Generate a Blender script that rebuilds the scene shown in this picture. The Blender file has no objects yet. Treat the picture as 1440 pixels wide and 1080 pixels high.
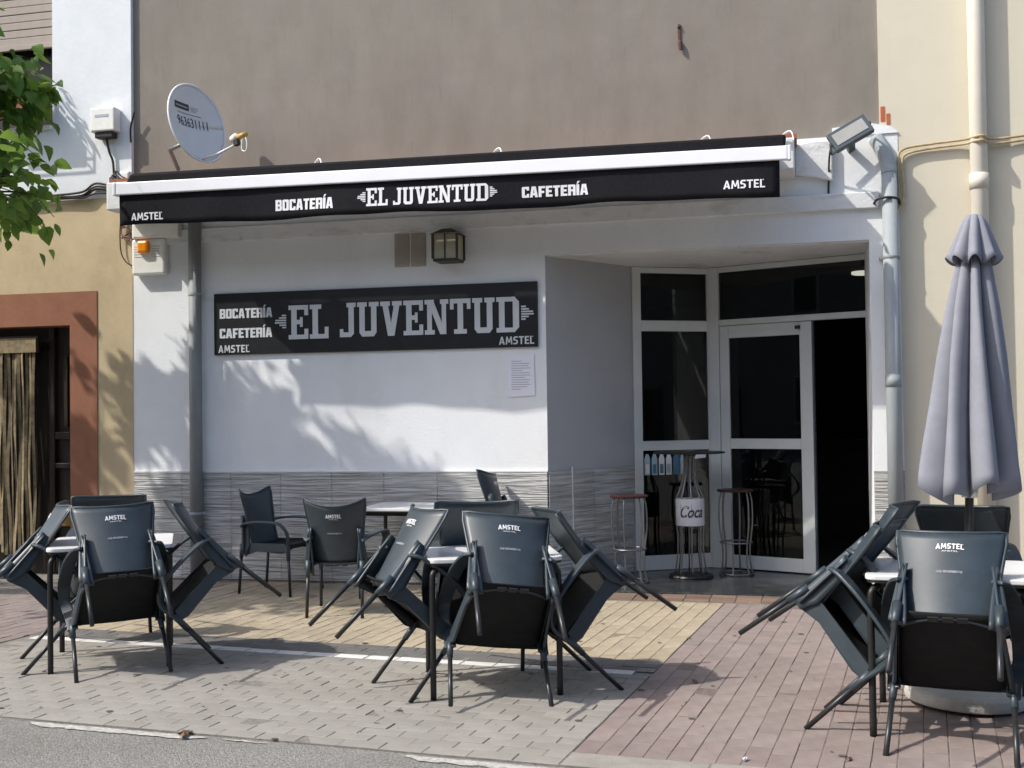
import bpy, math, random
from math import sin, cos, pi, radians, sqrt, hypot
from mathutils import Vector, Matrix, noise
random.seed(7)
SC = bpy.context.scene
COL = SC.collection

# ------------------------------------------------------------------ camera, sky, sun, exposure
cam = bpy.data.cameras.new('camera')
cam.sensor_width = 36.0; cam.sensor_fit = 'HORIZONTAL'; cam.lens = 42.0
cam.clip_start = 0.1; cam.clip_end = 2000
cam_o = bpy.data.objects.new('camera', cam); COL.objects.link(cam_o)
cam_o.matrix_world = (Matrix.Translation((0, -10, 1.5)) @ Matrix.Rotation(radians(13.8), 4, 'Z')
                      @ Matrix.Rotation(radians(91.36), 4, 'X') @ Matrix.Rotation(radians(-0.78), 4, 'Z'))
SC.camera = cam_o
SUN = Vector((1.65, 1.0, -2.0)).normalized()          # direction the light travels
world = bpy.data.worlds.new('World'); SC.world = world; world.use_nodes = True
wn = world.node_tree; wn.nodes.clear()
wo = wn.nodes.new('ShaderNodeOutputWorld'); wb = wn.nodes.new('ShaderNodeBackground')
sky = wn.nodes.new('ShaderNodeTexSky'); sky.sky_type = 'NISHITA'; sky.sun_disc = False
sky.sun_elevation = math.asin(-SUN.z); sky.sun_rotation = math.atan2(-SUN.x, -SUN.y)
sky.air_density = 1.0; sky.dust_density = 2.5; sky.ozone_density = 0.8
wb.inputs['Strength'].default_value = 0.15
wn.links.new(sky.outputs[0], wb.inputs[0]); wn.links.new(wb.outputs[0], wo.inputs[0])
sun = bpy.data.lights.new('sun', 'SUN'); sun.energy = 2.9; sun.angle = radians(0.8); sun.color = (1.0, 0.95, 0.87)
sun_o = bpy.data.objects.new('sun', sun); COL.objects.link(sun_o)
sun_o.rotation_euler = SUN.to_track_quat('-Z', 'Y').to_euler(); sun_o.location = (-12, -14, 14)
SC.view_settings.view_transform = 'Standard'; SC.view_settings.look = 'None'
SC.view_settings.exposure = 0.72; SC.view_settings.gamma = 1.0; SC.view_settings.use_curve_mapping = False

# ------------------------------------------------------------------ helpers
class MB:
    def __init__(s): s.v = []; s.f = []
    def add(s, vs, fs):
        n = len(s.v); s.v += [tuple(p) for p in vs]; s.f += [tuple(i + n for i in f) for f in fs]; return s
    def box(s, x0, x1, y0, y1, z0, z1, M=None):
        vs = [Vector((x, y, z)) for z in (z0, z1) for y in (y0, y1) for x in (x0, x1)]
        if M is not None: vs = [M @ p for p in vs]
        return s.add(vs, [(0, 2, 3, 1), (4, 5, 7, 6), (0, 1, 5, 4), (2, 6, 7, 3), (0, 4, 6, 2), (1, 3, 7, 5)])
    def prism(s, pts, z0, z1):                 # plan polygon (counter-clockwise) extruded in z
        n = len(pts)
        vs = [(x, y, z0) for x, y in pts] + [(x, y, z1) for x, y in pts]
        fs = [tuple(reversed(range(n))), tuple(range(n, 2 * n))] + [(i, (i + 1) % n, n + (i + 1) % n, n + i) for i in range(n)]
        return s.add(vs, fs)
    def plate(s, pts, y0, y1):                 # elevation polygon (x,z) extruded in y
        n = len(pts)
        vs = [(x, y0, z) for x, z in pts] + [(x, y1, z) for x, z in pts]
        fs = [tuple(range(n)), tuple(reversed(range(n, 2 * n)))] + [(i, n + i, n + (i + 1) % n, (i + 1) % n) for i in range(n)]
        return s.add(vs, fs)
    def tube(s, path, r, n=10, cap=True):
        P = [Vector(p) for p in path]; rs = r if isinstance(r, (list, tuple)) else [r] * len(P)
        up = Vector((0, 0, 1)); vs = []
        t0 = (P[1] - P[0]).normalized(); a = t0.orthogonal().normalized()
        for i, p in enumerate(P):
            t = (P[min(i + 1, len(P) - 1)] - P[max(i - 1, 0)]).normalized()
            a = (a - t * a.dot(t)); a = a.normalized() if a.length > 1e-6 else t.orthogonal().normalized()
            b = t.cross(a)
            vs += [p + (a * cos(2 * pi * k / n) + b * sin(2 * pi * k / n)) * rs[i] for k in range(n)]
        fs = [(i * n + k, i * n + (k + 1) % n, (i + 1) * n + (k + 1) % n, (i + 1) * n + k) for i in range(len(P) - 1) for k in range(n)]
        if cap: fs += [tuple(reversed(range(n))), tuple(range((len(P) - 1) * n, len(P) * n))]
        return s.add(vs, fs)
    def strip(s, path, w, t, side=Vector((1, 0, 0))):   # flat band swept along a path; w across 'side', t thick
        P = [Vector(p) for p in path]; vs = []
        ws = w if isinstance(w, (list, tuple)) else [w] * len(P)
        for i, p in enumerate(P):
            tg = (P[min(i + 1, len(P) - 1)] - P[max(i - 1, 0)]).normalized()
            sd = (side - tg * side.dot(tg)).normalized(); nn = tg.cross(sd)
            h = ws[i] / 2
            vs += [p - sd * h - nn * t / 2, p + sd * h - nn * t / 2, p + sd * h + nn * t / 2, p - sd * h + nn * t / 2]
        m = len(P)
        fs = [(i * 4 + k, i * 4 + (k + 1) % 4, (i + 1) * 4 + (k + 1) % 4, (i + 1) * 4 + k) for i in range(m - 1) for k in range(4)]
        fs += [(3, 2, 1, 0), (m * 4 - 4, m * 4 - 3, m * 4 - 2, m * 4 - 1)]
        return s.add(vs, fs)
    def lathe(s, prof, n=24, c=(0, 0)):        # prof [(r,z)]
        vs = [(c[0] + r * cos(2 * pi * k / n), c[1] + r * sin(2 * pi * k / n), z) for r, z in prof for k in range(n)]
        fs = [(i * n + k, i * n + (k + 1) % n, (i + 1) * n + (k + 1) % n, (i + 1) * n + k) for i in range(len(prof) - 1) for k in range(n)]
        fs += [tuple(reversed(range(n))), tuple(range((len(prof) - 1) * n, len(prof) * n))]
        return s.add(vs, fs)
    def grid(s, fn, nu, nv):
        vs = [fn(i / nu, j / nv) for j in range(nv + 1) for i in range(nu + 1)]
        return s.add(vs, [(j * (nu + 1) + i, j * (nu + 1) + i + 1, (j + 1) * (nu + 1) + i + 1, (j + 1) * (nu + 1) + i) for j in range(nv) for i in range(nu)])
    def mesh(s, name, mat, smooth=False):
        me = bpy.data.meshes.new(name); me.from_pydata(s.v, [], s.f); me.update()
        if mat: me.materials.append(mat)
        if smooth:
            for p in me.polygons: p.use_smooth = True
        return me
    def build(s, name, mat, parent=None, smooth=False, bevel=0, solid=0, subsurf=0, world=False, kind=None):
        if world and parent is not None:
            off = Vector((0, 0, 0)); q = parent
            while q is not None: off += q.location; q = q.parent
            s.v = [tuple(Vector(p) - off) for p in s.v]
        o = bpy.data.objects.new(name, s.mesh(name, mat, smooth)); COL.objects.link(o); o.parent = parent
        if solid:
            m = o.modifiers.new('solid', 'SOLIDIFY'); m.thickness = solid; m.offset = 0
        if bevel:
            m = o.modifiers.new('bevel', 'BEVEL'); m.width = bevel; m.segments = 2; m.limit_method = 'ANGLE'; m.angle_limit = radians(40)
        if subsurf:
            m = o.modifiers.new('sub', 'SUBSURF'); m.levels = subsurf; m.render_levels = subsurf
        if kind: o['kind'] = kind
        return o
def smooth_path(pts, n=6):                     # Catmull-Rom
    P = [Vector(p) for p in pts]; P = [P[0]] + P + [P[-1]]; out = []
    for i in range(1, len(P) - 2):
        for k in range(n):
            t = k / n; a, b, c, d = P[i - 1:i + 3]
            out.append(0.5 * ((2 * b) + (c - a) * t + (2 * a - 5 * b + 4 * c - d) * t * t + (3 * b - a - 3 * c + d) * t ** 3))
    return out + [P[-2]]
def tag(o, label, cat, group=None):
    o['label'] = label; o['category'] = cat
    if group: o['group'] = group
    return o
def drape(o, fn):                              # lay flat print onto a curved surface
    for v in o.data.vertices:
        p = o.matrix_basis @ v.co; v.co = Vector(fn(p.x, p.y, p.z))
    o.matrix_basis = Matrix.Identity(4); return o
def empty(name, loc, label=None, cat=None, group=None, rot=(0, 0, 0)):
    o = bpy.data.objects.new(name, None); COL.objects.link(o); o.location = loc; o.rotation_euler = rot
    o.empty_display_size = 0.1
    if label: tag(o, label, cat, group)
    return o
def copy_tree(o, parent=None):
    c = o.copy(); COL.objects.link(c); c.parent = parent
    for ch in list(o.children): copy_tree(ch, c)
    return c

MATS = {}
def mat(name, col, rough=0.7, var=0.12, scale=6.0, bump=0.0, bscale=60.0, metal=0.0, spec=0.4, col2=None, stretch=None, coat=0.0, rnd=0.0, detail=6, world=False):
    m = bpy.data.materials.new(name); m.use_nodes = True; nt = m.node_tree; N = nt.nodes; Lk = nt.links
    b = N['Principled BSDF']; b.inputs['Roughness'].default_value = rough; b.inputs['Metallic'].default_value = metal
    b.inputs['Specular IOR Level'].default_value = spec
    if coat: b.inputs['Coat Weight'].default_value = coat
    if world:
        g = N.new('ShaderNodeNewGeometry'); vec = g.outputs['Position']
    else:
        tc = N.new('ShaderNodeTexCoord'); vec = tc.outputs['Object']
    if stretch:
        mp = N.new('ShaderNodeMapping'); mp.inputs['Scale'].default_value = stretch; Lk.new(vec, mp.inputs[0]); vec = mp.outputs[0]
    nz = N.new('ShaderNodeTexNoise'); nz.inputs['Scale'].default_value = scale; nz.inputs['Detail'].default_value = detail; nz.inputs['Roughness'].default_value = 0.65
    Lk.new(vec, nz.inputs['Vector'])
    rp = N.new('ShaderNodeValToRGB')
    c2 = col2 if col2 else tuple(max(0, c * (1 - 2 * var)) for c in col)
    c1 = col if col2 else tuple(min(1, c * (1 + var)) for c in col)
    rp.color_ramp.elements[0].position = 0.3; rp.color_ramp.elements[1].position = 0.7
    rp.color_ramp.elements[0].color = (*c2, 1); rp.color_ramp.elements[1].color = (*c1, 1)
    Lk.new(nz.outputs['Fac'], rp.inputs[0]); out = rp.outputs[0]
    if rnd:                                    # tone differs piece by piece
        oi = N.new('ShaderNodeObjectInfo'); ge = N.new('ShaderNodeNewGeometry')
        ad = N.new('ShaderNodeMath'); ad.operation = 'ADD'; Lk.new(oi.outputs['Random'], ad.inputs[0]); Lk.new(ge.outputs['Random Per Island'], ad.inputs[1])
        fr = N.new('ShaderNodeMath'); fr.operation = 'FRACT'; Lk.new(ad.outputs[0], fr.inputs[0])
        mr = N.new('ShaderNodeMapRange'); mr.inputs['To Min'].default_value = 1 - rnd; mr.inputs['To Max'].default_value = 1 + rnd
        Lk.new(fr.outputs[0], mr.inputs[0])
        hs = N.new('ShaderNodeHueSaturation'); Lk.new(mr.outputs[0], hs.inputs['Value']); Lk.new(out, hs.inputs['Color']); out = hs.outputs[0]
    Lk.new(out, b.inputs['Base Color'])
    if bump:
        n2 = N.new('ShaderNodeTexNoise'); n2.inputs['Scale'].default_value = bscale; n2.inputs['Detail'].default_value = 4; Lk.new(vec, n2.inputs['Vector'])
        bp = N.new('ShaderNodeBump'); bp.inputs['Strength'].default_value = bump; bp.inputs['Distance'].default_value = 0.02
        Lk.new(n2.outputs['Fac'], bp.inputs['Height']); Lk.new(bp.outputs[0], b.inputs['Normal'])
    MATS[name] = m; return m

def blotch(m, tint, scale, lo, hi, stretch=(1, 1, 1), amount=1.0):   # stains with a shape of their own
    nt = m.node_tree; N = nt.nodes; Lk = nt.links; b = N['Principled BSDF']
    src = b.inputs['Base Color'].links[0].from_socket
    g = N.new('ShaderNodeNewGeometry'); mp = N.new('ShaderNodeMapping'); mp.inputs['Scale'].default_value = stretch
    Lk.new(g.outputs['Position'], mp.inputs[0])
    nz = N.new('ShaderNodeTexNoise'); nz.inputs['Scale'].default_value = scale; nz.inputs['Detail'].default_value = 8; nz.inputs['Roughness'].default_value = 0.7
    Lk.new(mp.outputs[0], nz.inputs['Vector'])
    mr = N.new('ShaderNodeMapRange'); mr.inputs['From Min'].default_value = lo; mr.inputs['From Max'].default_value = hi; mr.inputs['To Max'].default_value = amount
    Lk.new(nz.outputs['Fac'], mr.inputs[0])
    mx = N.new('ShaderNodeMix'); mx.data_type = 'RGBA'; mx.blend_type = 'MULTIPLY'
    Lk.new(mr.outputs[0], mx.inputs['Factor']); Lk.new(src, mx.inputs['A']); mx.inputs['B'].default_value = (*tint, 1)
    Lk.new(mx.outputs['Result'], b.inputs['Base Color'])

WHITE = mat('white_plaster', (0.78, 0.805, 0.82), 0.85, 0.02, 3, 0.12, 45, world=True)
blotch(WHITE, (0.80, 0.79, 0.76), 1.4, 0.5, 0.75, (1, 1, 0.5), 0.5)
OLDW = mat('weathered_white_plaster', (0.72, 0.735, 0.74), 0.9, 0.04, 3, 0.2, 35, world=True)
blotch(OLDW, (0.62, 0.58, 0.50), 2.2, 0.52, 0.72, (1, 1, 3), 0.8); blotch(OLDW, (0.5, 0.44, 0.36), 9.0, 0.62, 0.76, (1, 1, .5), 0.7)
RECESS = mat('pale_grey_recess', (0.40, 0.41, 0.42), 0.85, 0.03, 3, 0.12, 45, world=True)  # even grey for the doorway side wall, darker than the front plaster
RENDER = mat('grey_render', (0.242, 0.220, 0.190), 0.92, 0.05, 2.2, 0.16, 130, world=True)
blotch(RENDER, (0.86, 0.85, 0.85), 0.9, 0.45, 0.7, (1, 1, 0.35), 0.9)
blotch(RENDER, (0.93, 0.92, 0.9), 3.5, 0.45, 0.65, (1, 1, 0.25), 0.9)
blotch(RENDER, (0.80, 0.78, 0.75), 22.0, 0.58, 0.72, (1, 1, 0.12), 0.5)
PALE = mat('pale_blue_plaster', (0.70, 0.73, 0.75), 0.9, 0.025, 4, 0.12, 22, world=True)
blotch(PALE, (0.85, 0.85, 0.83), 1.6, 0.52, 0.75, (1, 1, 0.3), 0.6)
OCHRE = mat('ochre_paint', (0.51, 0.415, 0.262), 0.88, 0.06, 3.5, 0.1, 40, world=True)
blotch(OCHRE, (0.82, 0.8, 0.78), 2.0, 0.5, 0.7, (1, 1, 0.5), 0.7)
BROWNRED = mat('brown_red_paint', (0.27, 0.115, 0.065), 0.8, 0.08, 4, 0.12, 30, world=True)
CREAM = mat('cream_paint', (0.62, 0.575, 0.455), 0.88, 0.02, 2.5, 0.06, 60, world=True)
blotch(CREAM, (0.9, 0.88, 0.84), 1.2, 0.5, 0.75, (1, 1, 0.4), 0.6)
FRAMEW = mat('white_aluminium_frame', (0.57, 0.60, 0.59), 0.45, 0.03, 5, world=True)
BLACKP = mat('black_panel', (0.012, 0.013, 0.014), 0.42, 0.2, 8)
FABRIC = mat('black_awning_fabric', (0.010, 0.010, 0.013), 0.85, 0.2, 30, 0.1, 300, spec=0.2)
LETW = mat('white_print', (0.78, 0.78, 0.80), 0.6, 0.04, 12)
LETG = mat('grey_print', (0.60, 0.63, 0.65), 0.5, 0.03, 12)
BARW = mat('white_awning_bar', (0.84, 0.85, 0.88), 0.35, 0.02, 4)
PIPEG = mat('grey_pipe_paint', (0.235, 0.25, 0.255), 0.6, 0.1, 9, stretch=(1, 1, 0.2))
PIPEL = mat('pale_pipe_paint', (0.31, 0.345, 0.36), 0.6, 0.1, 7, stretch=(1, 1, 0.25))
PIPEC = mat('cream_pipe_paint', (0.62, 0.585, 0.50), 0.7, 0.04, 6)
PLASTW = mat('white_plastic', (0.74, 0.74, 0.70), 0.5, 0.04, 12)
AMBER = mat('amber_plastic', (0.85, 0.27, 0.01), 0.2, 0.1, 20, spec=0.6)
CABLE = mat('black_cable', (0.03, 0.027, 0.025), 0.7, 0.2, 20)
CABLEC = mat('cream_cable', (0.45, 0.36, 0.22), 0.7, 0.15, 20)
CABLER = mat('red_brown_cable', (0.2, 0.07, 0.05), 0.7, 0.15, 20)
CHAIR = mat('charcoal_polypropylene', (0.030, 0.044, 0.055), 0.44, 0.12, 9, 0.05, 500, spec=0.55)
blotch(CHAIR, (1.35, 1.3, 1.22), 5.0, 0.5, 0.8, (1, 1, 1), 0.6)
SEATM = mat('shade_darkened_seat', (0.014, 0.015, 0.016), 0.7, 0.15, 12, 0.1, 300, spec=0.2)  # darker than the chair shell: underside shade is put into this colour
LEGM = mat('dark_anodised_tube', (0.045, 0.047, 0.05), 0.38, 0.12, 20, metal=0.5)
TABT = mat('white_table_laminate', (0.66, 0.67, 0.67), 0.32, 0.03, 9)
TABM = mat('black_table_steel', (0.018, 0.018, 0.018), 0.45, 0.15, 20)
CHROME = mat('brushed_steel_wire', (0.24, 0.24, 0.25), 0.4, 0.1, 20, metal=0.9)
REDTOP = mat('dark_red_stool_top', (0.048, 0.017, 0.014), 0.4, 0.15, 14)
UMB = mat('lavender_grey_canvas', (0.24, 0.25, 0.29), 0.9, 0.05, 10, 0.12, 260, spec=0.15)
CONC = mat('pale_concrete', (0.50, 0.49, 0.45), 0.9, 0.08, 9, 0.3, 90)
GRANITE = mat('dark_granite', (0.035, 0.04, 0.042), 0.25, 0.5, 60, spec=0.5, detail=10, world=True)
blotch(GRANITE, (2.2, 2.1, 1.9), 6, 0.5, 0.66)
TERRA = mat('terracotta_tile', (0.18, 0.125, 0.092), 0.8, 0.2, 12, 0.2, 60, rnd=0.25)
GREYB = mat('grey_paver', (0.265, 0.252, 0.228), 0.92, 0.06, 7, 0.25, 120, rnd=0.06)
blotch(GREYB, (0.86, 0.85, 0.83), 2.2, 0.45, 0.65, (1, 1, 1), 0.8)
REDB = mat('red_paver', (0.232, 0.184, 0.168), 0.92, 0.08, 7, 0.25, 120, rnd=0.09)
blotch(REDB, (1.06, 1.14, 1.16), 1.6, 0.42, 0.65, (1, 1, 1), 0.9)
blotch(REDB, (0.85, 0.84, 0.83), 3.1, 0.5, 0.68, (1, 1, 1), 0.7)
YELB = mat('yellow_paver', (0.355, 0.30, 0.215), 0.92, 0.08, 7, 0.25, 120, rnd=0.09)
blotch(YELB, (0.84, 0.85, 0.88), 1.8, 0.45, 0.66, (1, 1, 1), 0.8)
blotch(GREYB, (0.62, 0.60, 0.57), 14.0, 0.62, 0.74, (1, 1, 1), 0.6)
blotch(REDB, (0.62, 0.60, 0.57), 14.0, 0.62, 0.74, (1, 1, 1), 0.6)
blotch(YELB, (0.62, 0.60, 0.57), 14.0, 0.62, 0.74, (1, 1, 1), 0.6)
DARKB = mat('dark_grey_paver', (0.125, 0.122, 0.118), 0.9, 0.08, 8, 0.3, 120, rnd=0.05)
WHITEB = mat('white_paver', (0.60, 0.59, 0.57), 0.9, 0.08, 8, 0.3, 120, rnd=0.06)
JOINT = mat('joint_sand', (0.20, 0.188, 0.168), 0.95, 0.2, 30, 0.3, 200, world=True)
JOINTR = mat('reddish_joint', (0.165, 0.135, 0.118), 0.95, 0.2, 30, 0.3, 200, world=True)
JOINTY = mat('sandy_joint', (0.24, 0.19, 0.125), 0.95, 0.2, 30, 0.3, 200, world=True)
KERB = mat('kerb_concrete', (0.27, 0.255, 0.225), 0.92, 0.1, 8, 0.3, 110)
ASPH = mat('worn_asphalt', (0.30, 0.292, 0.272), 0.95, 0.30, 70, 0.9, 130, world=True, detail=10)
blotch(ASPH, (0.85, 0.84, 0.82), 1.3, 0.45, 0.65, (1, 1, 1), 0.8)
PAINT = mat('worn_white_road_paint', (0.44, 0.43, 0.40), 0.85, 0.22, 35, 0.3, 150, world=True)
BARK = mat('tree_bark', (0.09, 0.07, 0.05), 0.95, 0.3, 8, 0.8, 30, stretch=(1, 1, 0.2))
IRON = mat('rusty_iron', (0.11, 0.05, 0.04), 0.8, 0.3, 25)
TERRAPOT = mat('terracotta_pot', (0.30, 0.11, 0.06), 0.85, 0.15, 20)
SHUT = mat('taupe_shutter', (0.34, 0.29, 0.25), 0.7, 0.06, 10)
DARKWOOD = mat('dark_varnished_wood', (0.022, 0.016, 0.010), 0.4, 0.3, 6, stretch=(4, 4, 0.4))
DOORRAIL = mat('ochre_door_rail', (0.22, 0.13, 0.03), 0.5, 0.2, 8)
STRAND = mat('beige_curtain_strand', (0.21, 0.165, 0.095), 0.8, 0.25, 14, rnd=0.35)
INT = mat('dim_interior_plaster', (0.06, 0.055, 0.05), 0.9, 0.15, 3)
PAPER = mat('white_paper', (0.80, 0.81, 0.88), 0.8, 0.02, 6)
PRINT = mat('faint_grey_print', (0.42, 0.43, 0.50), 0.8, 0.05, 6)
PRINTD = mat('worn_grey_print', (0.19, 0.20, 0.22), 0.7, 0.3, 60)
DISHM = mat('grey_white_dish', (0.64, 0.68, 0.70), 0.5, 0.03, 5)
DISHR = mat('white_dish_rim', (0.75, 0.75, 0.75), 0.5, 0.03, 5)
INK = mat('dark_ink', (0.05, 0.055, 0.06), 0.7, 0.1, 9)
INKL = mat('pale_ink', (0.32, 0.34, 0.36), 0.7, 0.1, 9)
GOLD = mat('ochre_lens_cap', (0.55, 0.36, 0.08), 0.5, 0.1, 9)
DGREY = mat('blue_grey_metal', (0.06, 0.075, 0.09), 0.45, 0.1, 9)
LGREY = mat('floodlight_glass', (0.33, 0.33, 0.31), 0.25, 0.05, 9)
BEIGE = mat('beige_grille', (0.42, 0.39, 0.33), 0.7, 0.05, 9)
LANTF = mat('dark_bronze_lantern', (0.035, 0.03, 0.02), 0.5, 0.2, 20)
LANTG = mat('cream_lantern_glass', (0.36, 0.34, 0.24), 0.3, 0.05, 9)
ORANGE = mat('orange_brick', (0.5, 0.13, 0.05), 0.85, 0.15, 20)
LEAFD = mat('dry_leaf', (0.16, 0.09, 0.05), 0.9, 0.3, 25)
GUM = mat('grey_grit', (0.10, 0.09, 0.08), 0.9, 0.3, 30)
CAN = mat('white_can', (0.62, 0.62, 0.66), 0.4, 0.04, 10)
BLUEB = mat('blue_print', (0.06, 0.20, 0.36), 0.5, 0.05, 10)
CYANB = mat('pale_blue_print', (0.38, 0.52, 0.60), 0.5, 0.05, 10)

def leaf_mat(name, c):
    m = bpy.data.materials.new(name); m.use_nodes = True; nt = m.node_tree; N = nt.nodes; Lk = nt.links
    b = N['Principled BSDF']; b.inputs['Roughness'].default_value = 0.45; b.inputs['Specular IOR Level'].default_value = 0.35
    ge = N.new('ShaderNodeNewGeometry'); oi = N.new('ShaderNodeObjectInfo')
    ad = N.new('ShaderNodeMath'); Lk.new(oi.outputs['Random'], ad.inputs[0]); Lk.new(ge.outputs['Random Per Island'], ad.inputs[1])
    fr = N.new('ShaderNodeMath'); fr.operation = 'FRACT'; Lk.new(ad.outputs[0], fr.inputs[0])
    rp = N.new('ShaderNodeValToRGB'); rp.color_ramp.elements[0].color = (c[0] * 0.6, c[1] * 0.7, c[2] * 0.6, 1); rp.color_ramp.elements[1].color = (c[0] * 1.5, c[1] * 1.3, c[2] * 1.1, 1)
    Lk.new(fr.outputs[0], rp.inputs[0]); Lk.new(rp.outputs[0], b.inputs['Base Color'])
    t = N.new('ShaderNodeBsdfTranslucent'); h = N.new('ShaderNodeHueSaturation'); h.inputs['Value'].default_value = 1.5; h.inputs['Hue'].default_value = 0.48
    Lk.new(rp.outputs[0], h.inputs['Color']); Lk.new(h.outputs[0], t.inputs['Color'])
    mx = N.new('ShaderNodeMixShader'); mx.inputs[0].default_value = 0.45
    Lk.new(b.outputs[0], mx.inputs[1]); Lk.new(t.outputs[0], mx.inputs[2]); Lk.new(mx.outputs[0], N['Material Output'].inputs['Surface'])
    return m
LEAF = leaf_mat('mulberry_leaf', (0.105, 0.215, 0.045))
LEAFG = leaf_mat('grey_green_leaf', (0.16, 0.19, 0.09))

def glass_mat():
    m = bpy.data.materials.new('tinted_glass'); m.use_nodes = True; nt = m.node_tree; N = nt.nodes; Lk = nt.links
    N.remove(N['Principled BSDF'])
    tr = N.new('ShaderNodeBsdfTransparent'); tr.inputs[0].default_value = (0.42, 0.43, 0.42, 1)
    gl = N.new('ShaderNodeBsdfGlossy'); gl.inputs['Roughness'].default_value = 0.02; gl.inputs['Color'].default_value = (0.75, 0.78, 0.78, 1)
    fz = N.new('ShaderNodeFresnel'); fz.inputs['IOR'].default_value = 1.45
    mx = N.new('ShaderNodeMixShader'); Lk.new(fz.outputs[0], mx.inputs[0]); Lk.new(tr.outputs[0], mx.inputs[1]); Lk.new(gl.outputs[0], mx.inputs[2])
    Lk.new(mx.outputs[0], N['Material Output'].inputs['Surface']); return m
GLASS = glass_mat()
def emit_mat(name, c, s):
    m = bpy.data.materials.new(name); m.use_nodes = True; b = m.node_tree.nodes['Principled BSDF']
    b.inputs['Emission Color'].default_value = (*c, 1); b.inputs['Emission Strength'].default_value = s; b.inputs['Base Color'].default_value = (*c, 1); return m
LAMP = emit_mat('lit_lamp_diffuser', (1.0, 0.95, 0.85), 2.0)

def dado_mat():
    m = mat('wave_relief_tile', (0.50, 0.505, 0.50), 0.6, 0.05, 3, rnd=0.05, world=True)
    nt = m.node_tree; N = nt.nodes; Lk = nt.links; b = N['Principled BSDF']
    g = N.new('ShaderNodeNewGeometry'); mp = N.new('ShaderNodeMapping'); mp.inputs['Scale'].default_value = (2.2, 2.2, 46)
    Lk.new(g.outputs['Position'], mp.inputs[0])
    n1 = N.new('ShaderNodeTexNoise'); n1.inputs['Scale'].default_value = 1.0; n1.inputs['Detail'].default_value = 3; n1.inputs['Distortion'].default_value = 0.6
    Lk.new(mp.outputs[0], n1.inputs['Vector'])
    bp = N.new('ShaderNodeBump'); bp.inputs['Strength'].default_value = 1.0; bp.inputs['Distance'].default_value = 0.03
    Lk.new(n1.outputs['Fac'], bp.inputs['Height']); Lk.new(bp.outputs[0], b.inputs['Normal'])
    src = b.inputs['Base Color'].links[0].from_socket
    rp = N.new('ShaderNodeValToRGB'); rp.color_ramp.elements[0].position = 0.35; rp.color_ramp.elements[1].position = 0.62
    rp.color_ramp.elements[0].color = (0.66, 0.65, 0.64, 1); rp.color_ramp.elements[1].color = (1.08, 1.08, 1.06, 1)
    Lk.new(n1.outputs['Fac'], rp.inputs[0])
    mx = N.new('ShaderNodeMix'); mx.data_type = 'RGBA'; mx.blend_type = 'MULTIPLY'; mx.inputs['Factor'].default_value = 1
    Lk.new(src, mx.inputs['A']); Lk.new(rp.outputs[0], mx.inputs['B']); Lk.new(mx.outputs['Result'], b.inputs['Base Color'])
    return m
DADO = dado_mat()

# ---- lettering
def text_mesh(txt, width=None, height=None, bold=0.0, ext=0.001, shear=0.0, m=LETW):
    cu = bpy.data.curves.new('lettering', 'FONT'); cu.body = txt; cu.size = 1; cu.offset = bold; cu.extrude = 0.0; cu.shear = shear; cu.resolution_u = 3
    ob = bpy.data.objects.new('lettering_tmp', cu); COL.objects.link(ob)
    dg = bpy.context.evaluated_depsgraph_get(); me = bpy.data.meshes.new_from_object(ob.evaluated_get(dg))
    bpy.data.objects.remove(ob); bpy.data.curves.remove(cu)
    xs = [v.co.x for v in me.vertices]; ys = [v.co.y for v in me.vertices]
    x0, x1, y0, y1 = min(xs), max(xs), min(ys), max(ys)
    sy = height / (y1 - y0) if height else width / (x1 - x0); sx = width / (x1 - x0) if width else sy
    vs = [((v.co.x - x0) * sx, 0, (v.co.y - y0) * sy) for v in me.vertices]; fs = [tuple(p.vertices) for p in me.polygons]
    bpy.data.meshes.remove(me)
    mb = MB(); mb.add(vs, fs); return mb
def lettering(name, txt, x, y, z, width, height, parent, m=LETW, bold=0.02, shear=0.0, rot=None):
    mb = text_mesh(txt, width, height, bold, shear=shear, m=m)
    o = mb.build(name, m, parent)
    o.location = (x, y, z)
    if rot: o.rotation_euler = rot
    return o
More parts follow.
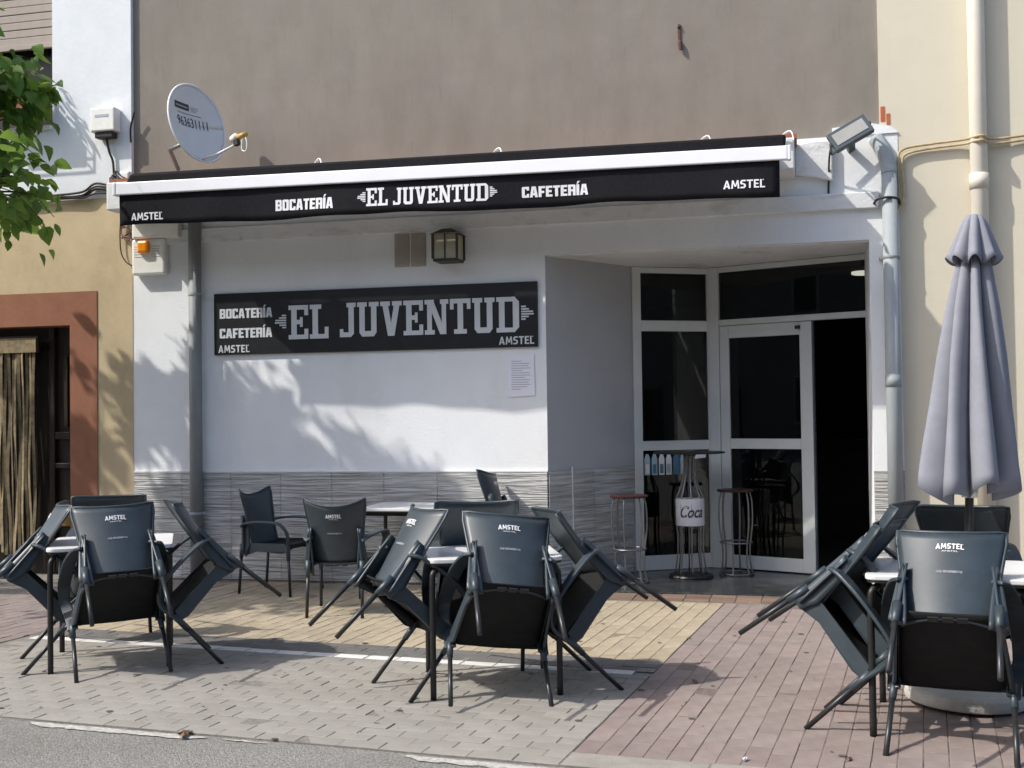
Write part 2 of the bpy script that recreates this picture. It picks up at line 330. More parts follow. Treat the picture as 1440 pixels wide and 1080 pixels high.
# own glyphs: slab-serif and heavy block letters built from strokes in a cell of height 1
S, SR = 0.20, 0.13
def R_(x0, x1, z0, z1): return [(x0, z0), (x1, z0), (x1, z1), (x0, z1)]
SLAB = {
 'E': (0.72, [R_(0, .72, 0, SR), R_(0, .72, 1 - SR, 1), R_(.10, .10 + S, 0, 1), R_(.1, .52, .44, .57), R_(.58, .72, 0, .30), R_(.58, .72, .70, 1), R_(.42, .52, .36, .65)]),
 'L': (0.68, [R_(0, .68, 0, SR), R_(.10, .10 + S, 0, 1), R_(0, .42, 1 - SR, 1), R_(.54, .68, 0, .34)]),
 'J': (0.60, [R_(.26, .60, 1 - SR, 1), R_(.33, .33 + S, .08, 1), [(0, 0), (.42, 0), (.53, .10), (.53, .14), (0, .14)], R_(0, .13, 0, .24)]),
 'U': (0.80, [R_(0, .36, 1 - SR, 1), R_(.44, .80, 1 - SR, 1), R_(.08, .08 + S, .1, 1), R_(.52, .72, .1, 1), [(.08, .12), (.18, 0), (.62, 0), (.72, .12), (.72, .16), (.08, .16)]]),
 'V': (0.80, [R_(0, .36, 1 - SR, 1), R_(.44, .80, 1 - SR, 1), [(.28, 0), (.48, 0), (.27, 1), (.06, 1)], [(.32, 0), (.52, 0), (.74, 1), (.53, 1)]]),
 'N': (0.86, [R_(0, .34, 1 - SR, 1), R_(.56, .86, 1 - SR, 1), R_(0, .36, 0, SR), R_(.09, .26, 0, 1), R_(.62, .78, 0, 1), [(.56, 0), (.78, 0), (.30, 1), (.09, 1)]]),
 'T': (0.74, [R_(0, .74, 1 - SR, 1), R_(.27, .47, 0, 1), R_(.14, .60, 0, SR), R_(0, .13, .70, 1), R_(.61, .74, .70, 1)]),
 'D': (0.80, [R_(0, .66, 0, SR), R_(0, .66, 1 - SR, 1), R_(.09, .29, 0, 1), [(.58, .1), (.64, 0), (.80, .14), (.80, .86), (.64, 1), (.58, .9)]]),
 ' ': (0.36, [])}
BLK = {
 'B': (.62, [R_(0, .24, 0, 1), R_(0, .54, 0, .20), R_(0, .54, .80, 1), R_(0, .56, .41, .59), R_(.40, .62, .06, .46), R_(.40, .60, .54, .94)]),
 'O': (.62, [R_(0, .23, .05, .95), R_(.39, .62, .05, .95), R_(.06, .56, 0, .2), R_(.06, .56, .8, 1)]),
 'C': (.60, [R_(0, .24, .05, .95), R_(.06, .60, 0, .2), R_(.06, .60, .8, 1), R_(.40, .60, 0, .34), R_(.40, .60, .66, 1)]),
 'A': (.66, [[(0, 0), (.23, 0), (.36, 1), (.16, 1)], [(.43, 0), (.66, 0), (.50, 1), (.30, 1)], R_(.12, .54, .20, .38), R_(.17, .49, .84, 1)]),
 'T': (.56, [R_(0, .56, .8, 1), R_(.16, .40, 0, 1)]),
 'E': (.54, [R_(0, .24, 0, 1), R_(0, .54, 0, .2), R_(0, .54, .8, 1), R_(0, .48, .40, .60)]),
 'R': (.62, [R_(0, .24, 0, 1), R_(0, .56, .8, 1), R_(0, .54, .38, .56), R_(.40, .62, .42, .95), R_(.40, .62, 0, .42)]),
 'I': (.24, [R_(0, .24, 0, 1), [(.02, 1.06), (.14, 1.06), (.30, 1.30), (.12, 1.30)]]),
 'F': (.54, [R_(0, .24, 0, 1), R_(0, .54, .8, 1), R_(0, .46, .36, .56)])}
SAN = {
 'A': (.80, [[(0, 0), (.22, 0), (.47, 1), (.33, 1)], [(.58, 0), (.80, 0), (.51, 1), (.35, 1)], R_(.18, .62, .20, .36)]),
 'M': (.92, [[(0, 0), (.19, 0), (.25, 1), (.09, 1)], [(.73, 0), (.92, 0), (.83, 1), (.67, 1)], [(.38, .22), (.52, .22), (.27, 1), (.10, 1)], [(.40, .22), (.54, .22), (.82, 1), (.65, 1)]]),
 'S': (.62, [R_(.02, .50, 0, .18), R_(.12, .60, .82, 1), [(.42, .06), (.62, .14), (.62, .46), (.46, .56), (.40, .40)], [(.0, .56), (.16, .42), (.22, .60), (.20, .94), (.0, .86)], [(.0, .62), (.10, .52), (.62, .34), (.55, .52), (.10, .70)]]),
 'T': (.70, [R_(0, .70, .83, 1), R_(.25, .45, 0, 1)]),
 'E': (.58, [R_(0, .20, 0, 1), R_(0, .58, 0, .17), R_(0, .56, .83, 1), R_(0, .50, .42, .58)]),
 'L': (.56, [R_(0, .20, 0, 1), R_(0, .56, 0, .17), R_(.30, .42, .88, 1.0)])}
def glyphs(name, txt, font, x, y, z, width, height, parent, m, gap=0.06):
    tot = sum(font[c][0] for c in txt) + gap * (len(txt) - 1); sx = width / tot
    mb = MB(); cx = 0; k = 0
    for c in txt:
        w, ps = font[c]
        for p in ps:
            d = 0.0012 + 0.0002 * (k % 9); k += 1
            mb.plate([((cx + px) * sx, pz * height) for px, pz in p], -d, 0.0)
        cx += w + gap
    o = mb.build(name, m, parent); o.location = (x, y, z); return o
def arrow(name, x, y, z, w, h, direction, parent, m):
    lens = (0.35, 0.6, 1.0, 0.95, 0.62, 0.38); mb = MB(); bh = h / 6
    for i, l in enumerate(lens):
        x0, x1 = (w * (1 - l), w) if direction < 0 else (0, w * l)
        mb.box(x0, x1, -0.0015, 0, i * bh, i * bh + bh * 0.62)
    o = mb.build(name, m, parent); o.location = (x, y, z); return o

# ------------------------------------------------------------------ ground: asphalt, kerb and paving
UX, UY = 0.9957, -0.0924
def uv(u, v): return (u * UX - v * UY, u * UY + v * UX)
ANG = math.atan2(UY, UX)
def st(o): o['kind'] = 'structure'; return o
g = MB(); g.add([(-300, -300, -.011), (300, -300, -.011), (300, 300, -.011), (-300, 300, -.011)], [(0, 1, 2, 3)])
st(g.build('asphalt_road', ASPH))
def sheet(name, u0, u1, v0, v1, z, m):
    b = MB(); q = [uv(u0, v0), uv(u1, v0), uv(u1, v1), uv(u0, v1)]
    b.prism(q, -.029, z); return st(b.build(name, m))
LIM_U0, LIM_U1 = -6.6, 3.0
def brick_mesh(name, l, w, m, h=.03, ch=.0024):
    l2, w2 = l / 2, w / 2; b = MB()
    r0 = [(-l2, -w2), (l2, -w2), (l2, w2), (-l2, w2)]; r1 = [(x - math.copysign(ch, x), y - math.copysign(ch, y)) for x, y in r0]
    vs = [(x, y, -h) for x, y in r0] + [(x, y, -ch) for x, y in r0] + [(x, y, 0) for x, y in r1]
    fs = [(8, 9, 10, 11)] + [(a + i, a + (i + 1) % 4, a + 4 + (i + 1) % 4, a + 4 + i) for a in (0, 4) for i in range(4)]
    b.add(vs, fs); return b.mesh(name, m)
def lay(base, spots, l, w, m, name='brick', limit=300, z=0.0, jit=0.0012):
    me = brick_mesh(name, l, w, m)
    def ok(x, y): return True
    spots = sorted(spots, key=lambda s_: hypot(s_[0] - 0, s_[1] + 10))
    rest = MB(); bx = base.location
    for i, (x, y, rot) in enumerate(spots):
        M = Matrix.Translation((x, y, z + random.gauss(0, jit))) @ Matrix.Rotation(rot + random.gauss(0, .006), 4, 'Z') @ Matrix.Rotation(random.gauss(0, .006), 4, 'X') @ Matrix.Rotation(random.gauss(0, .004), 4, 'Y') @ Matrix.Diagonal((1 - abs(random.gauss(0, .008)), 1 - abs(random.gauss(0, .012)), 1, 1))
        if i < limit:
            o = bpy.data.objects.new(name, me); COL.objects.link(o); o.parent = base; o.matrix_local = M
        else:
            rest.add([M @ v.co for v in me.vertices], [tuple(p.vertices) for p in me.polygons])
    if rest.v: rest.build('paving_remainder', m, base, kind='stuff')
def inview(x, y, mg=0.3):
    # ground seen by the photograph, with a margin of a step to the side
    dx, dy = x, y + 10; c, s = cos(radians(13.8)), sin(radians(13.8))
    dep = -s * dx + c * dy; lat = c * dx + s * dy
    return dep > 3.5 and abs(lat) < 0.43 * dep + 0.9
# grey field: stretcher bond along the kerb
gp = sheet('grey_paving', -4.98, -.585, -5.06, -3.285, -.0028, JOINT)
sp = []; nrow = 17; dv = (5.06 - 3.285) / nrow
for j in range(nrow):
    v = -5.06 + dv * (j + .5)
    for i in range(24):
        u = -.585 - .2115 * (i + .5) + (.105 if j % 2 else 0)
        if u > -.585 - .1 or u < -4.9: continue          # the staggered rows are closed with half bricks below
        x, y = uv(u, v)
        if inview(x, y): sp.append((x, y, ANG))
lay(gp, sp, .2085, .1015, GREYB)
lay(gp, [(*uv(-.585 - .0525, -5.06 + dv * (j + .5)), ANG) for j in range(1, nrow, 2)], .1015, .1015, GREYB, name='half_brick')
# white row and the dark gutter band
wp = sheet('white_paver_row', -4.98, -.69, -3.285, -3.18, -.0028, JOINT)
lay(wp, [(*uv(-.69 - .2115 * (i + .5), -3.232), ANG) for i in range(20)], .205, .098, WHITEB)
dp = sheet('dark_gutter_band', -4.98, -.585, -3.18, -2.885, -.0028, JOINT)
sp = []
for j in range(3):
    for i in range(21):
        sp.append((*uv(-.69 - .2115 * (i + .5) + (.1 if j % 2 else 0), -3.13 + .098 * j), ANG))
lay(dp, sp, .208, .095, DARKB)
# yellow field up to the wall
yp = sheet('yellow_paving', -5.0, -.585, -2.885, .25, -.0028, JOINTY)
sp = []
for i in range(43):
    u = -.585 - .1025 * (i + .5)
    for j in range(16):
        v = -2.885 + .2055 * (j + .5) + (.1 if i % 2 else 0)
        x, y = uv(u, v)
        if v > -2.89 and y < .06 and inview(x, y): sp.append((x, y, ANG + pi / 2))
lay(yp, [(*uv(-.585 - .1025 * (i + .5), -2.885 + .05), ANG) for i in range(1, 43, 2)], .0995, .0985, YELB, name='half_brick')
lay(yp, sp, .2025, .0995, YELB)
# red field to the right, bricks laid away from the street
rp_ = sheet('red_paving', -.58, LIM_U1, -4.855, .25, -.0028, JOINTR)
sp = []
for i in range(34):
    u = -.58 + .1045 * (i + .5)
    for j in range(22):
        v = -4.855 + .2085 * (j + .5) + (.104 if i % 2 else 0)
        x, y = uv(u, v)
        if v > -4.86 and y < -.5 and inview(x, y): sp.append((x, y, ANG + pi / 2))
lay(rp_, [(*uv(-.58 + .1045 * (i + .5), -4.855 + .0515), ANG) for i in range(1, 30, 2)], .1012, .1, REDB, name='half_brick')
lay(rp_, sp, .2055, .1012, REDB)
# red field at the far left edge
rl = sheet('red_paving', -9.5, -5.0, -5.06, .25, -.0028, JOINT)
sp = []
for i in range(14):
    u = -5.0 - .1045 * (i + .5)
    for j in range(24):
        v = -4.9 + .2085 * (j + .5) + (.104 if i % 2 else 0)
        x, y = uv(u, v)
        if y < .05 and inview(x, y, 0): sp.append((x, y, ANG + pi / 2))
lay(rl, sp, .2055, .1012, REDB)
# kerb stones on the right, flush with the paving
kb = sheet('kerb', -.585, LIM_U1, -5.06, -4.855, -.0028, JOINT)
lay(kb, [(*uv(-.585 + .62 * (i + .5), -4.957), ANG) for i in range(5)], .612, .192, KERB, name='kerb_stone')
# worn painted line at the road edge
def paint(name, u0, u1, v0, v1, seed):
    rnd = random.Random(seed); n = int((u1 - u0) / .03); b = MB(); top = []; bot = []
    for i in range(n + 1):
        u = u0 + (u1 - u0) * i / n
        a = rnd.uniform(0, .012); c = rnd.uniform(0, .02); e = min(1, min(i, n - i) / 3)
        top.append(uv(u, v1 - a)); bot.append(uv(u, (v0 + c) * e + (v1 - a - .012) * (1 - e)))
    vs = [(x, y, -.006) for x, y in bot + top]; m_ = len(bot)
    b.add(vs, [(i, i + 1, m_ + i + 1, m_ + i) for i in range(m_ - 1)])
    return st(b.build(name, PAINT))
paint('road_edge_line', -3.32, -2.30, -5.16, -5.085, 1); paint('road_edge_line', -1.28, -.40, -5.17, -5.09, 2); paint('road_edge_line', -2.2, -1.98, -5.12, -5.09, 3)
# entrance: terracotta strip and dark granite slab
ts = st(MB().prism([(-1.95, -.60), (.76, -.60), (.76, -.22), (-1.95, -.22)], -.02, .001).build('terracotta_strip', JOINT))
lay(ts, [(-1.86 + .2 * i, -.52 + .115 * j, 0) for i in range(13) for j in range(3)], .192, .108, TERRA, name='floor_tile', z=.008)
gs = st(MB().prism([(-2.02, -.22), (.76, -.22), (.76, 1.0), (.56, 1.0), (-.876, 1.6), (-1.75, 1.05), (-2.14, .02)], -.02, .018).build('entrance_slab', GRANITE, bevel=.004))

# ------------------------------------------------------------------ cafe building
A, B, C, D = Vector((-1.555, 1.02)), Vector((-.876, 1.41)), Vector((.069, 1.0)), Vector((.555, .785))
cafe = empty('cafe_building', (-2.7, 0, 0), 'white fronted ground floor cafe with grey rendered upper storey', 'building')
CE = 2.84
def P(name, mb, m, parent=cafe, **k): return mb.build(name, m, parent, world=True, **k)
P('upper_wall', MB().box(-6.1, .618, .03, .45, 3.70, 9.0), RENDER)
P('front_wall', MB().box(-6.1, -2.15, 0, .25, 0, 3.70), WHITE)
P('lintel', MB().box(-2.15, .52, 0, .25, 2.85, 3.70), WHITE)
P('pillar', MB().box(.52, .755, 0, .86, 0, 3.70), WHITE)
P('parapet_patch', MB().plate([(.25, 3.70), (.755, 3.70), (.755, 3.71), (.70, 3.755), (.55, 3.79), (.25, 3.77)], -.012, .03), WHITE)
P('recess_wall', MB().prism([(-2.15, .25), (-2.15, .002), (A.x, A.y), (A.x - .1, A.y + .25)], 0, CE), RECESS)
P('recess_ceiling', MB().box(-2.2, .52, .25, 1.7, CE, CE + .1).box(-2.15, .52, .02, .25, CE - .004, 2.849), OLDW)
# ledge over the ground floor with its splayed right end, and the band under it
P('ledge', MB().prism([(-6.09, .0), (-6.09, -.45), (-.05, -.45), (-.05, 0)], 3.37, 3.62), OLDW, bevel=.012)
P('ledge_end', MB().plate([(-.049, 3.40), (.03, 3.385), (.10, 3.372), (.17, 3.35), (.245, 3.335), (.248, 3.66), (.1, 3.665), (-.049, 3.64)], -.06, -.001), OLDW, bevel=.01)
P('fascia_band', MB().box(-6.09, .60, -.045, 0, 3.10, 3.23), OLDW, bevel=.006)
P('ledge_coping', MB().box(-6.09, -.03, -.40, .03, 3.622, 3.66), TERRAPOT)
# wave relief tile dado
TZ = [(0.02, .334), (.338, .664), (.668, .985)]
dd = P('dado', MB().box(-6.09, -2.152, -.008, -.0005, 0.0, .99), JOINT)
def tiles(host, p0, p1, n, off, rows=TZ):
    d = (p1 - p0); L_ = d.length; d.normalize(); nn = Vector((d.y, -d.x)); hw = L_ / n
    for z0, z1 in rows:
        for i in range(n):
            b = MB(); a = p0 + d * (hw * i + .0015); c = p0 + d * (hw * (i + 1) - .0015)
            q = [a, c, c + nn * off, a + nn * off]
            b.prism([(w.x, w.y) for w in reversed(q)], z0, z1); b.build('tile', DADO, host, world=True, bevel=.0015)
tiles(dd, Vector((-6.09, -.008)), Vector((-2.152, -.008)), 8, .009)
P('dado_trim', MB().box(-6.09, -2.150, -.020, 0, .986, 1.000), PLASTW)
dr = P('recess_dado', MB().prism([(-2.152, -.002), (-2.148, -.006), (A.x + .004, A.y - .004), (A.x, A.y)], 0, .98), JOINT)
dv_ = (A - Vector((-2.15, -.004)))
tiles(dr, Vector((-2.148, -.004)), Vector((A.x + .004, A.y - .006)), 2, .012)
dq = P('pillar_dado', MB().box(.521, .754, -.006, -.0005, 0, .99), JOINT)
tiles(dq, Vector((.521, -.006)), Vector((.754, -.006)), 1, .009)
# shopfront: fixed bay, transom and door leaf of white aluminium
def bar(mb, p, d, s0, s1, z0, z1, dep=.05, out=0.0):
    n = Vector((d.y, -d.x)); a = p + d * s0; c = p + d * s1
    q = [a + n * (dep / 2 + out), c + n * (dep / 2 + out), c - n * (dep / 2 - out), a - n * (dep / 2 - out)]
    mb.prism([(w.x, w.y) for w in q], z0, z1)
d1 = (B - A).normalized(); d2 = (D - B).normalized(); F0 = .02
fr = MB()
bar(fr, A, d1, 0, .085, F0, 2.835); bar(fr, A, d1, .755, .80, F0, 2.835)
for z0, z1 in ((F0, .155), (1.128, 1.216), (2.238, 2.338), (2.78, 2.835)): bar(fr, A, d1, .085, .755, z0, z1, .046)
sf = P('shopfront_bay', fr, FRAMEW, bevel=.004)
for z0, z1 in ((.155, 1.128), (1.216, 2.238), (2.338, 2.78)):
    b = MB(); bar(b, A, d1, .083, .757, z0 - .003, z1 + .003, .008); b.build('pane', GLASS, sf, world=True)
fr = MB()
bar(fr, B, d2, .012, .115, F0, 2.835, .07); bar(fr, B, d2, .115, 1.60, 2.785, 2.835, .054); bar(fr, B, d2, .115, 1.60, 2.285, 2.34, .054)
tf = P('door_frame', fr, FRAMEW, bevel=.004)
b = MB(); bar(b, B, d2, .113, 1.59, 2.337, 2.788, .008); b.build('pane', GLASS, tf, world=True)
fr = MB()
bar(fr, B, d2, .12, .212, F0 + .008, 2.28, .045); bar(fr, B, d2, .915, 1.03, F0 + .008, 2.28, .045)
for z0, z1 in ((F0 + .008, .150), (1.134, 1.228), (2.165, 2.28)): bar(fr, B, d2, .212, .915, z0, z1, .042)
dl = P('door_leaf', fr, FRAMEW, bevel=.004)
for z0, z1 in ((.150, 1.134), (1.228, 2.165)):
    b = MB(); bar(b, B, d2, .21, .917, z0 - .003, z1 + .003, .008); b.build('pane', GLASS, dl, world=True)
b = MB(); bar(b, B, d2, .885, .925, 2.215, 2.245, .03, .035); b.build('door_catch', CABLE, dl, world=True)
b = MB(); bar(b, B, d2, 1.03, 1.045, F0 + .01, 2.28, .03); b.build('edge_seal', DGREY, dl, world=True)
# bottle stickers on the lower pane of the bay
def sticker(s, m1, m2):
    n = Vector((d1.y, -d1.x)); base = A + d1 * s + n * .0075
    b = MB(); w = .028; pts = [(-w, .90), (w, .90), (w, 1.05), (w * .45, 1.095), (-w * .45, 1.095), (-w, 1.05)]
    vs = [(base.x + d1.x * px, base.y + d1.y * px, pz) for px, pz in pts]; b.add(vs, [tuple(range(6))])
    o = b.build('bottle_sticker', m1, sf, world=True)
    b = MB(); base2 = base + n * .001; pts = [(-w * .62, .915), (w * .62, .915), (w * .62, 1.0), (-w * .62, 1.0)]
    b.add([(base2.x + d1.x * px, base2.y + d1.y * px, pz) for px, pz in pts], [(0, 1, 2, 3)])
    b.build('bottle_sticker_band', m2, sf, world=True)
for k, (m1, m2) in enumerate(((CYANB, LETW), (CYANB, BLUEB), (LETW, BLUEB), (LETW, CYANB), (BLUEB, BLUEB), (CYANB, LETG))): sticker(.13 + .072 * k, m1, m2)
b = MB(); n = Vector((d1.y, -d1.x)); q = A + d1 * .60 + n * .0075
b.add([(q.x + d1.x * x_, q.y + d1.y * x_, z_) for x_, z_ in ((0, 1.04), (.12, 1.05), (.13, 1.10), (.03, 1.09))], [(0, 1, 2, 3)]); b.build('pale_sticker', LETW, sf, world=True)
# dim room behind the glass
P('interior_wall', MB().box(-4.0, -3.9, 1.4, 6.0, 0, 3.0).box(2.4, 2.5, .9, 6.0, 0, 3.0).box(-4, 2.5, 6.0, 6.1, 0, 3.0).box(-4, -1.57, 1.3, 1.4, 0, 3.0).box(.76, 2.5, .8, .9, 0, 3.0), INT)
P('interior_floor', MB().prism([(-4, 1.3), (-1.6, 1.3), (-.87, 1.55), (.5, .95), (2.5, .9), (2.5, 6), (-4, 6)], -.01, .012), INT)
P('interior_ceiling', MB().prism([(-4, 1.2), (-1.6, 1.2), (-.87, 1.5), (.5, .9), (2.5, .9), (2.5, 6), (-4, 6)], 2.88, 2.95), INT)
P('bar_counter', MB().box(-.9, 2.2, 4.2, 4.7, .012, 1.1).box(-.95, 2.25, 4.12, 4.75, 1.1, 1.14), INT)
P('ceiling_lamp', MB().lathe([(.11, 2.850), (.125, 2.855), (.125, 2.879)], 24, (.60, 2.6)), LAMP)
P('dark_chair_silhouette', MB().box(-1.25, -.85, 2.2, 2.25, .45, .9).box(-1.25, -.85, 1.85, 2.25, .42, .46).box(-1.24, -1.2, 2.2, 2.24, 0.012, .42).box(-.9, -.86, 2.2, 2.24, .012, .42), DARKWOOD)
# small marks on the front
P('wall_stub', MB().tube([(-.975, .03, 4.73), (-.975, .01, 4.71)], .012, 8).tube([(-.975, .03, 4.60), (-.97, .005, 4.58), (-.96, .005, 4.52)], .016, 8).box(-.985, -.965, .018, .03, 4.58, 4.74), IRON)
P('exposed_brick', MB().box(.628, .66, .0, .028, 3.80, 3.92).box(.672, .70, .0, .027, 3.77, 3.86), ORANGE)

# ------------------------------------------------------------------ neighbouring houses
lh = empty('left_house', (-7.6, 0, 0), 'neighbouring house, pale upper wall over ochre ground floor with brown door surround', 'house')
def LP(name, mb, m, **k): return mb.build(name, m, lh, world=True, **k)
LP('upper_wall', MB().box(-6.94, -6.1, -.012, .4, 3.575, 9.0).box(-9.5, -6.94, -.012, .4, 3.575, 4.30).box(-9.5, -8.6, -.012, .4, 4.30, 9).box(-8.6, -6.94, -.012, .4, 6.1, 9.0), PALE)
LP('lower_wall', MB().box(-6.475, -6.1, -.004, .3, 0, 3.575).box(-8.55, -6.475, -.004, .3, 2.70, 3.575).box(-9.5, -8.55, -.004, .3, 0, 3.575), OCHRE)
LP('door_surround', MB().box(-6.765, -6.475, -.012, .3, 0, 2.70).box(-8.55, -8.26, -.012, .3, 0, 2.70).box(-8.26, -6.765, -.012, .3, 2.385, 2.70), BROWNRED)
dw = LP('door', MB().box(-8.26, -6.765, .22, .28, 0, 2.385), DARKWOOD)
MB().box(-7.12, -7.06, .17, .22, .03, 2.38).build('door_stile', DARKWOOD, dw, world=True, bevel=.006)
MB().box(-6.83, -6.77, .17, .22, .03, 2.38).build('door_stile', DARKWOOD, dw, world=True, bevel=.006)
for z0, z1, m_ in ((.46, .58, DOORRAIL), (1.02, 1.07, DARKWOOD), (1.30, 1.37, DARKWOOD), (.03, .14, DARKWOOD)):
    MB().box(-7.06, -6.83, .175, .22, z0, z1).build('door_rail', m_, dw, world=True, bevel=.006)
MB().box(-6.97, -6.93, .19, .22, 1.42, 2.1).build('door_groove', DARKWOOD, dw, world=True, bevel=.004)
cr = empty('strip_curtain', (-7.6, .08, 2.30), 'beige strand curtain hanging in the left doorway', 'curtain')
MB().box(-.62, .44, -.02, .02, -.16, .0).build('rail', DARKWOOD, cr, bevel=.004)
MB().box(-.60, .42, -.03, -.022, -.16, -.02).build('pelmet', STRAND, cr)
for k in range(26):
    x = -.585 + .0385 * k + random.gauss(0, .005); L_ = -2.14 + abs(random.gauss(0, .05)); a = random.uniform(0, 6); am = random.uniform(.003, .012)
    pth = [(x + am * sin(a + z_ * 1.1) * (z_ / 12), -.006 + .014 * sin(a * 2 + z_ * .7), -.12 + (L_ + .12) * z_ / 12) for z_ in range(13)]
    MB().strip(pth, random.uniform(.02, .034), .006, Vector((1, random.uniform(-.6, .6), 0))).build('strand', STRAND, cr)
wi = LP('window', MB().box(-8.6, -6.94, .22, .26, 4.30, 6.1), DARKWOOD)
MB().box(-8.6, -6.945, -.05, .22, 4.262, 4.30).build('sill', PALE, wi, world=True)
for k in range(13):
    MB().plate([(-8.58, 0), (-6.945, 0), (-6.945, .072), (-8.58, .072)], 0, .018).build('shutter_slat', SHUT, wi, bevel=.006).location = Vector((7.6, .09 + (.004 if k % 2 else 0), 5.14 + .076 * k))
MB().box(-8.58, -6.945, .07, .11, 5.085, 5.138).build('shutter_foot', SHUT, wi, world=True, bevel=.005)
rh = empty('right_house', (2.4, 0, 0), 'neighbouring house wall painted cream, right of the cafe', 'house')
MB().box(.756, 6, .004, .4, 0, 3.70).box(.619, 6, .004, .4, 3.70, 9).build('wall', CREAM, rh, world=True)

oh = empty('unseen_opposite_terrace', (0, -19, 0), 'unseen row of plain rendered houses across the street, added to block low sky and reflect in the cafe glass', 'house')  # out of view; added and sized to cut low sky light and darken reflections
MB().box(-45, 45, -9, 0, -.03, 8.2).build('wall', RENDER, oh)
MB().box(-45.3, 45.3, -9.3, .3, 8.2, 8.5).build('roof_edge', TERRAPOT, oh)
for fz in (0, 1):
    for k in range(14):
        x = -41 + 6.3 * k; z0 = 1.0 + 3.6 * fz
        w_ = MB().box(x, x + 1.2, .002, .06, z0, z0 + 1.6).build('window', FRAMEW, oh)
        MB().box(x + .06, x + 1.14, .061, .07, z0 + .06, z0 + 1.54).build('pane', BLACKP, w_)
for k in range(7): MB().box(-38.5 + 12.6 * k, -37.5 + 12.6 * k, .002, .08, 0, 2.3).build('door', DARKWOOD, oh)

# ------------------------------------------------------------------ awning
aw = empty('awning', (-5.74, -.8, 3.157), 'long black awning with white bar and printed valance over the cafe front', 'awning', rot=(0, .009, 0))
AL = 5.58
def val(u, v):
    x = u * AL; wv = (.014 * sin(x * 2.1) + .009 * sin(x * 5.3 + 1) + .004 * sin(x * 11 + 2)) * (1 - v); sag = (.008 * sin(x * 3.1 + .5) + .004 * sin(x * 7.7)) * (1 - v)
    if u > .93: wv += (u - .93) * .5 * (1 - v) * .6
    return (x, wv, sag + v * .27)
MB().grid(val, 90, 5).build('valance', FABRIC, aw, smooth=True, solid=.003)
MB().box(-.02, AL + .06, -.03, .025, .266, .372).build('front_bar', BARW, aw, bevel=.008)
MB().box(-.05, -.02, -.035, .05, .262, .376).build('bar_end_cap', BARW, aw, bevel=.008)
MB().box(AL + .06, AL + .085, -.03, .03, .262, .376).build('bar_end_cap', BARW, aw, bevel=.008)
MB().tube([(.05, .16, .40), (AL + .03, .16, .40)], .085, 20).build('fabric_roll', FABRIC, aw, smooth=False)
MB().plate([(.05, .372), (AL + .05, .372), (AL + .05, .376), (.05, .376)], 0, .16).build('fabric_top', FABRIC, aw)
MB().plate([(.04, .36), (AL + .04, .36), (AL + .05, .468), (.09, .452)], .012, .10).build('cassette', FABRIC, aw, bevel=.02)
for x in (.18, AL - .10): MB().box(x, x + .05, .22, .355, .24, .42).build('wall_bracket', BARW, aw, bevel=.006)
for x in (.30, AL - .45):
    MB().tube(smooth_path([(x, .30, .34), (x + .5 * (1 if x < 2 else -1), .16, .31), (x + .15 * (1 if x < 2 else -1), .03, .32)], 4), .022, 8).build('folding_arm', BARW, aw, smooth=True)
for k, X in enumerate((-4.175, -2.536, -.781, -.13)):
    lx = X * .965 + 5.74
    MB().strip(smooth_path([(lx - .05, .33, .49), (lx, .30, .535), (lx + .05, .26, .535), (lx + .07, .24, .46)], 4), .035, .008, Vector((0, 1, 0))).build('top_hook', BARW, aw)
Y_ = -.016
glyphs('lettering', 'AMSTEL', SAN, .112, Y_, .044, .305, .064, aw, LETW, .10)
glyphs('lettering', 'BOCATERIA', BLK, 1.465, Y_ - .006, .065, .52, .092, aw, LETW)
arrow('arrow_mark', 2.195, Y_ - .006, .105, .07, .085, -1, aw, LETW)
glyphs('lettering', 'EL', SLAB, 2.272, Y_ - .008, .068, .186, .148, aw, LETW)
glyphs('lettering', 'JUVENTUD', SLAB, 2.505, Y_ - .008, .068, .80, .140, aw, LETW)
arrow('arrow_mark', 3.318, Y_ - .006, .10, .06, .085, 1, aw, LETW)
glyphs('lettering', 'CAFETERIA', BLK, 3.58, Y_ - .006, .078, .535, .085, aw, LETW)
glyphs('lettering', 'AMSTEL', SAN, 5.16, Y_, .066, .312, .064, aw, LETW, .10)

for o_ in aw.children:
    if o_.name.split('.')[0] in ('lettering', 'arrow_mark'):
        for v_ in o_.data.vertices:
            x_, z_ = o_.location.x + v_.co.x, o_.location.z + v_.co.z
            v_.co.y = v_.co.y + val(x_ / AL, z_ / .27)[1] - .0035
        o_.location.y = 0

# ------------------------------------------------------------------ name board
sg = empty('name_board', (-5.256, -.005, 2.06), 'black wall board with large grey lettering and arrow marks', 'sign')
MB().box(0, 3.04, -.022, 0, 0, .562).build('panel', BLACKP, sg, bevel=.003)
def sx(X): return X + 5.256
glyphs('lettering', 'BOCATERIA', BLK, sx(-5.196), -.024, 2.392 - 2.06, .52, .088, sg, LETG)
glyphs('lettering', 'CAFETERIA', BLK, sx(-5.198), -.024, 2.212 - 2.06, .52, .088, sg, LETG)
glyphs('lettering', 'AMSTEL', SAN, sx(-5.213), -.024, 2.080 - 2.06, .312, .068, sg, LETG, .12)
arrow('arrow_mark', sx(-4.650), -.0235, 2.287 - 2.06, .11, .13, -1, sg, LETG)
glyphs('lettering', 'EL', SLAB, sx(-4.516), -.024, 2.185 - 2.06, .385, .305, sg, LETG)
glyphs('lettering', 'JUVENTUD', SLAB, sx(-4.023), -.024, 2.190 - 2.06, 1.645, .305, sg, LETG)
arrow('arrow_mark', sx(-2.359), -.0235, 2.293 - 2.06, .11, .13, 1, sg, LETG)
glyphs('lettering', 'AMSTEL', SAN, sx(-2.560), -.024, 2.085 - 2.06, .312, .068, sg, LETG, .12)

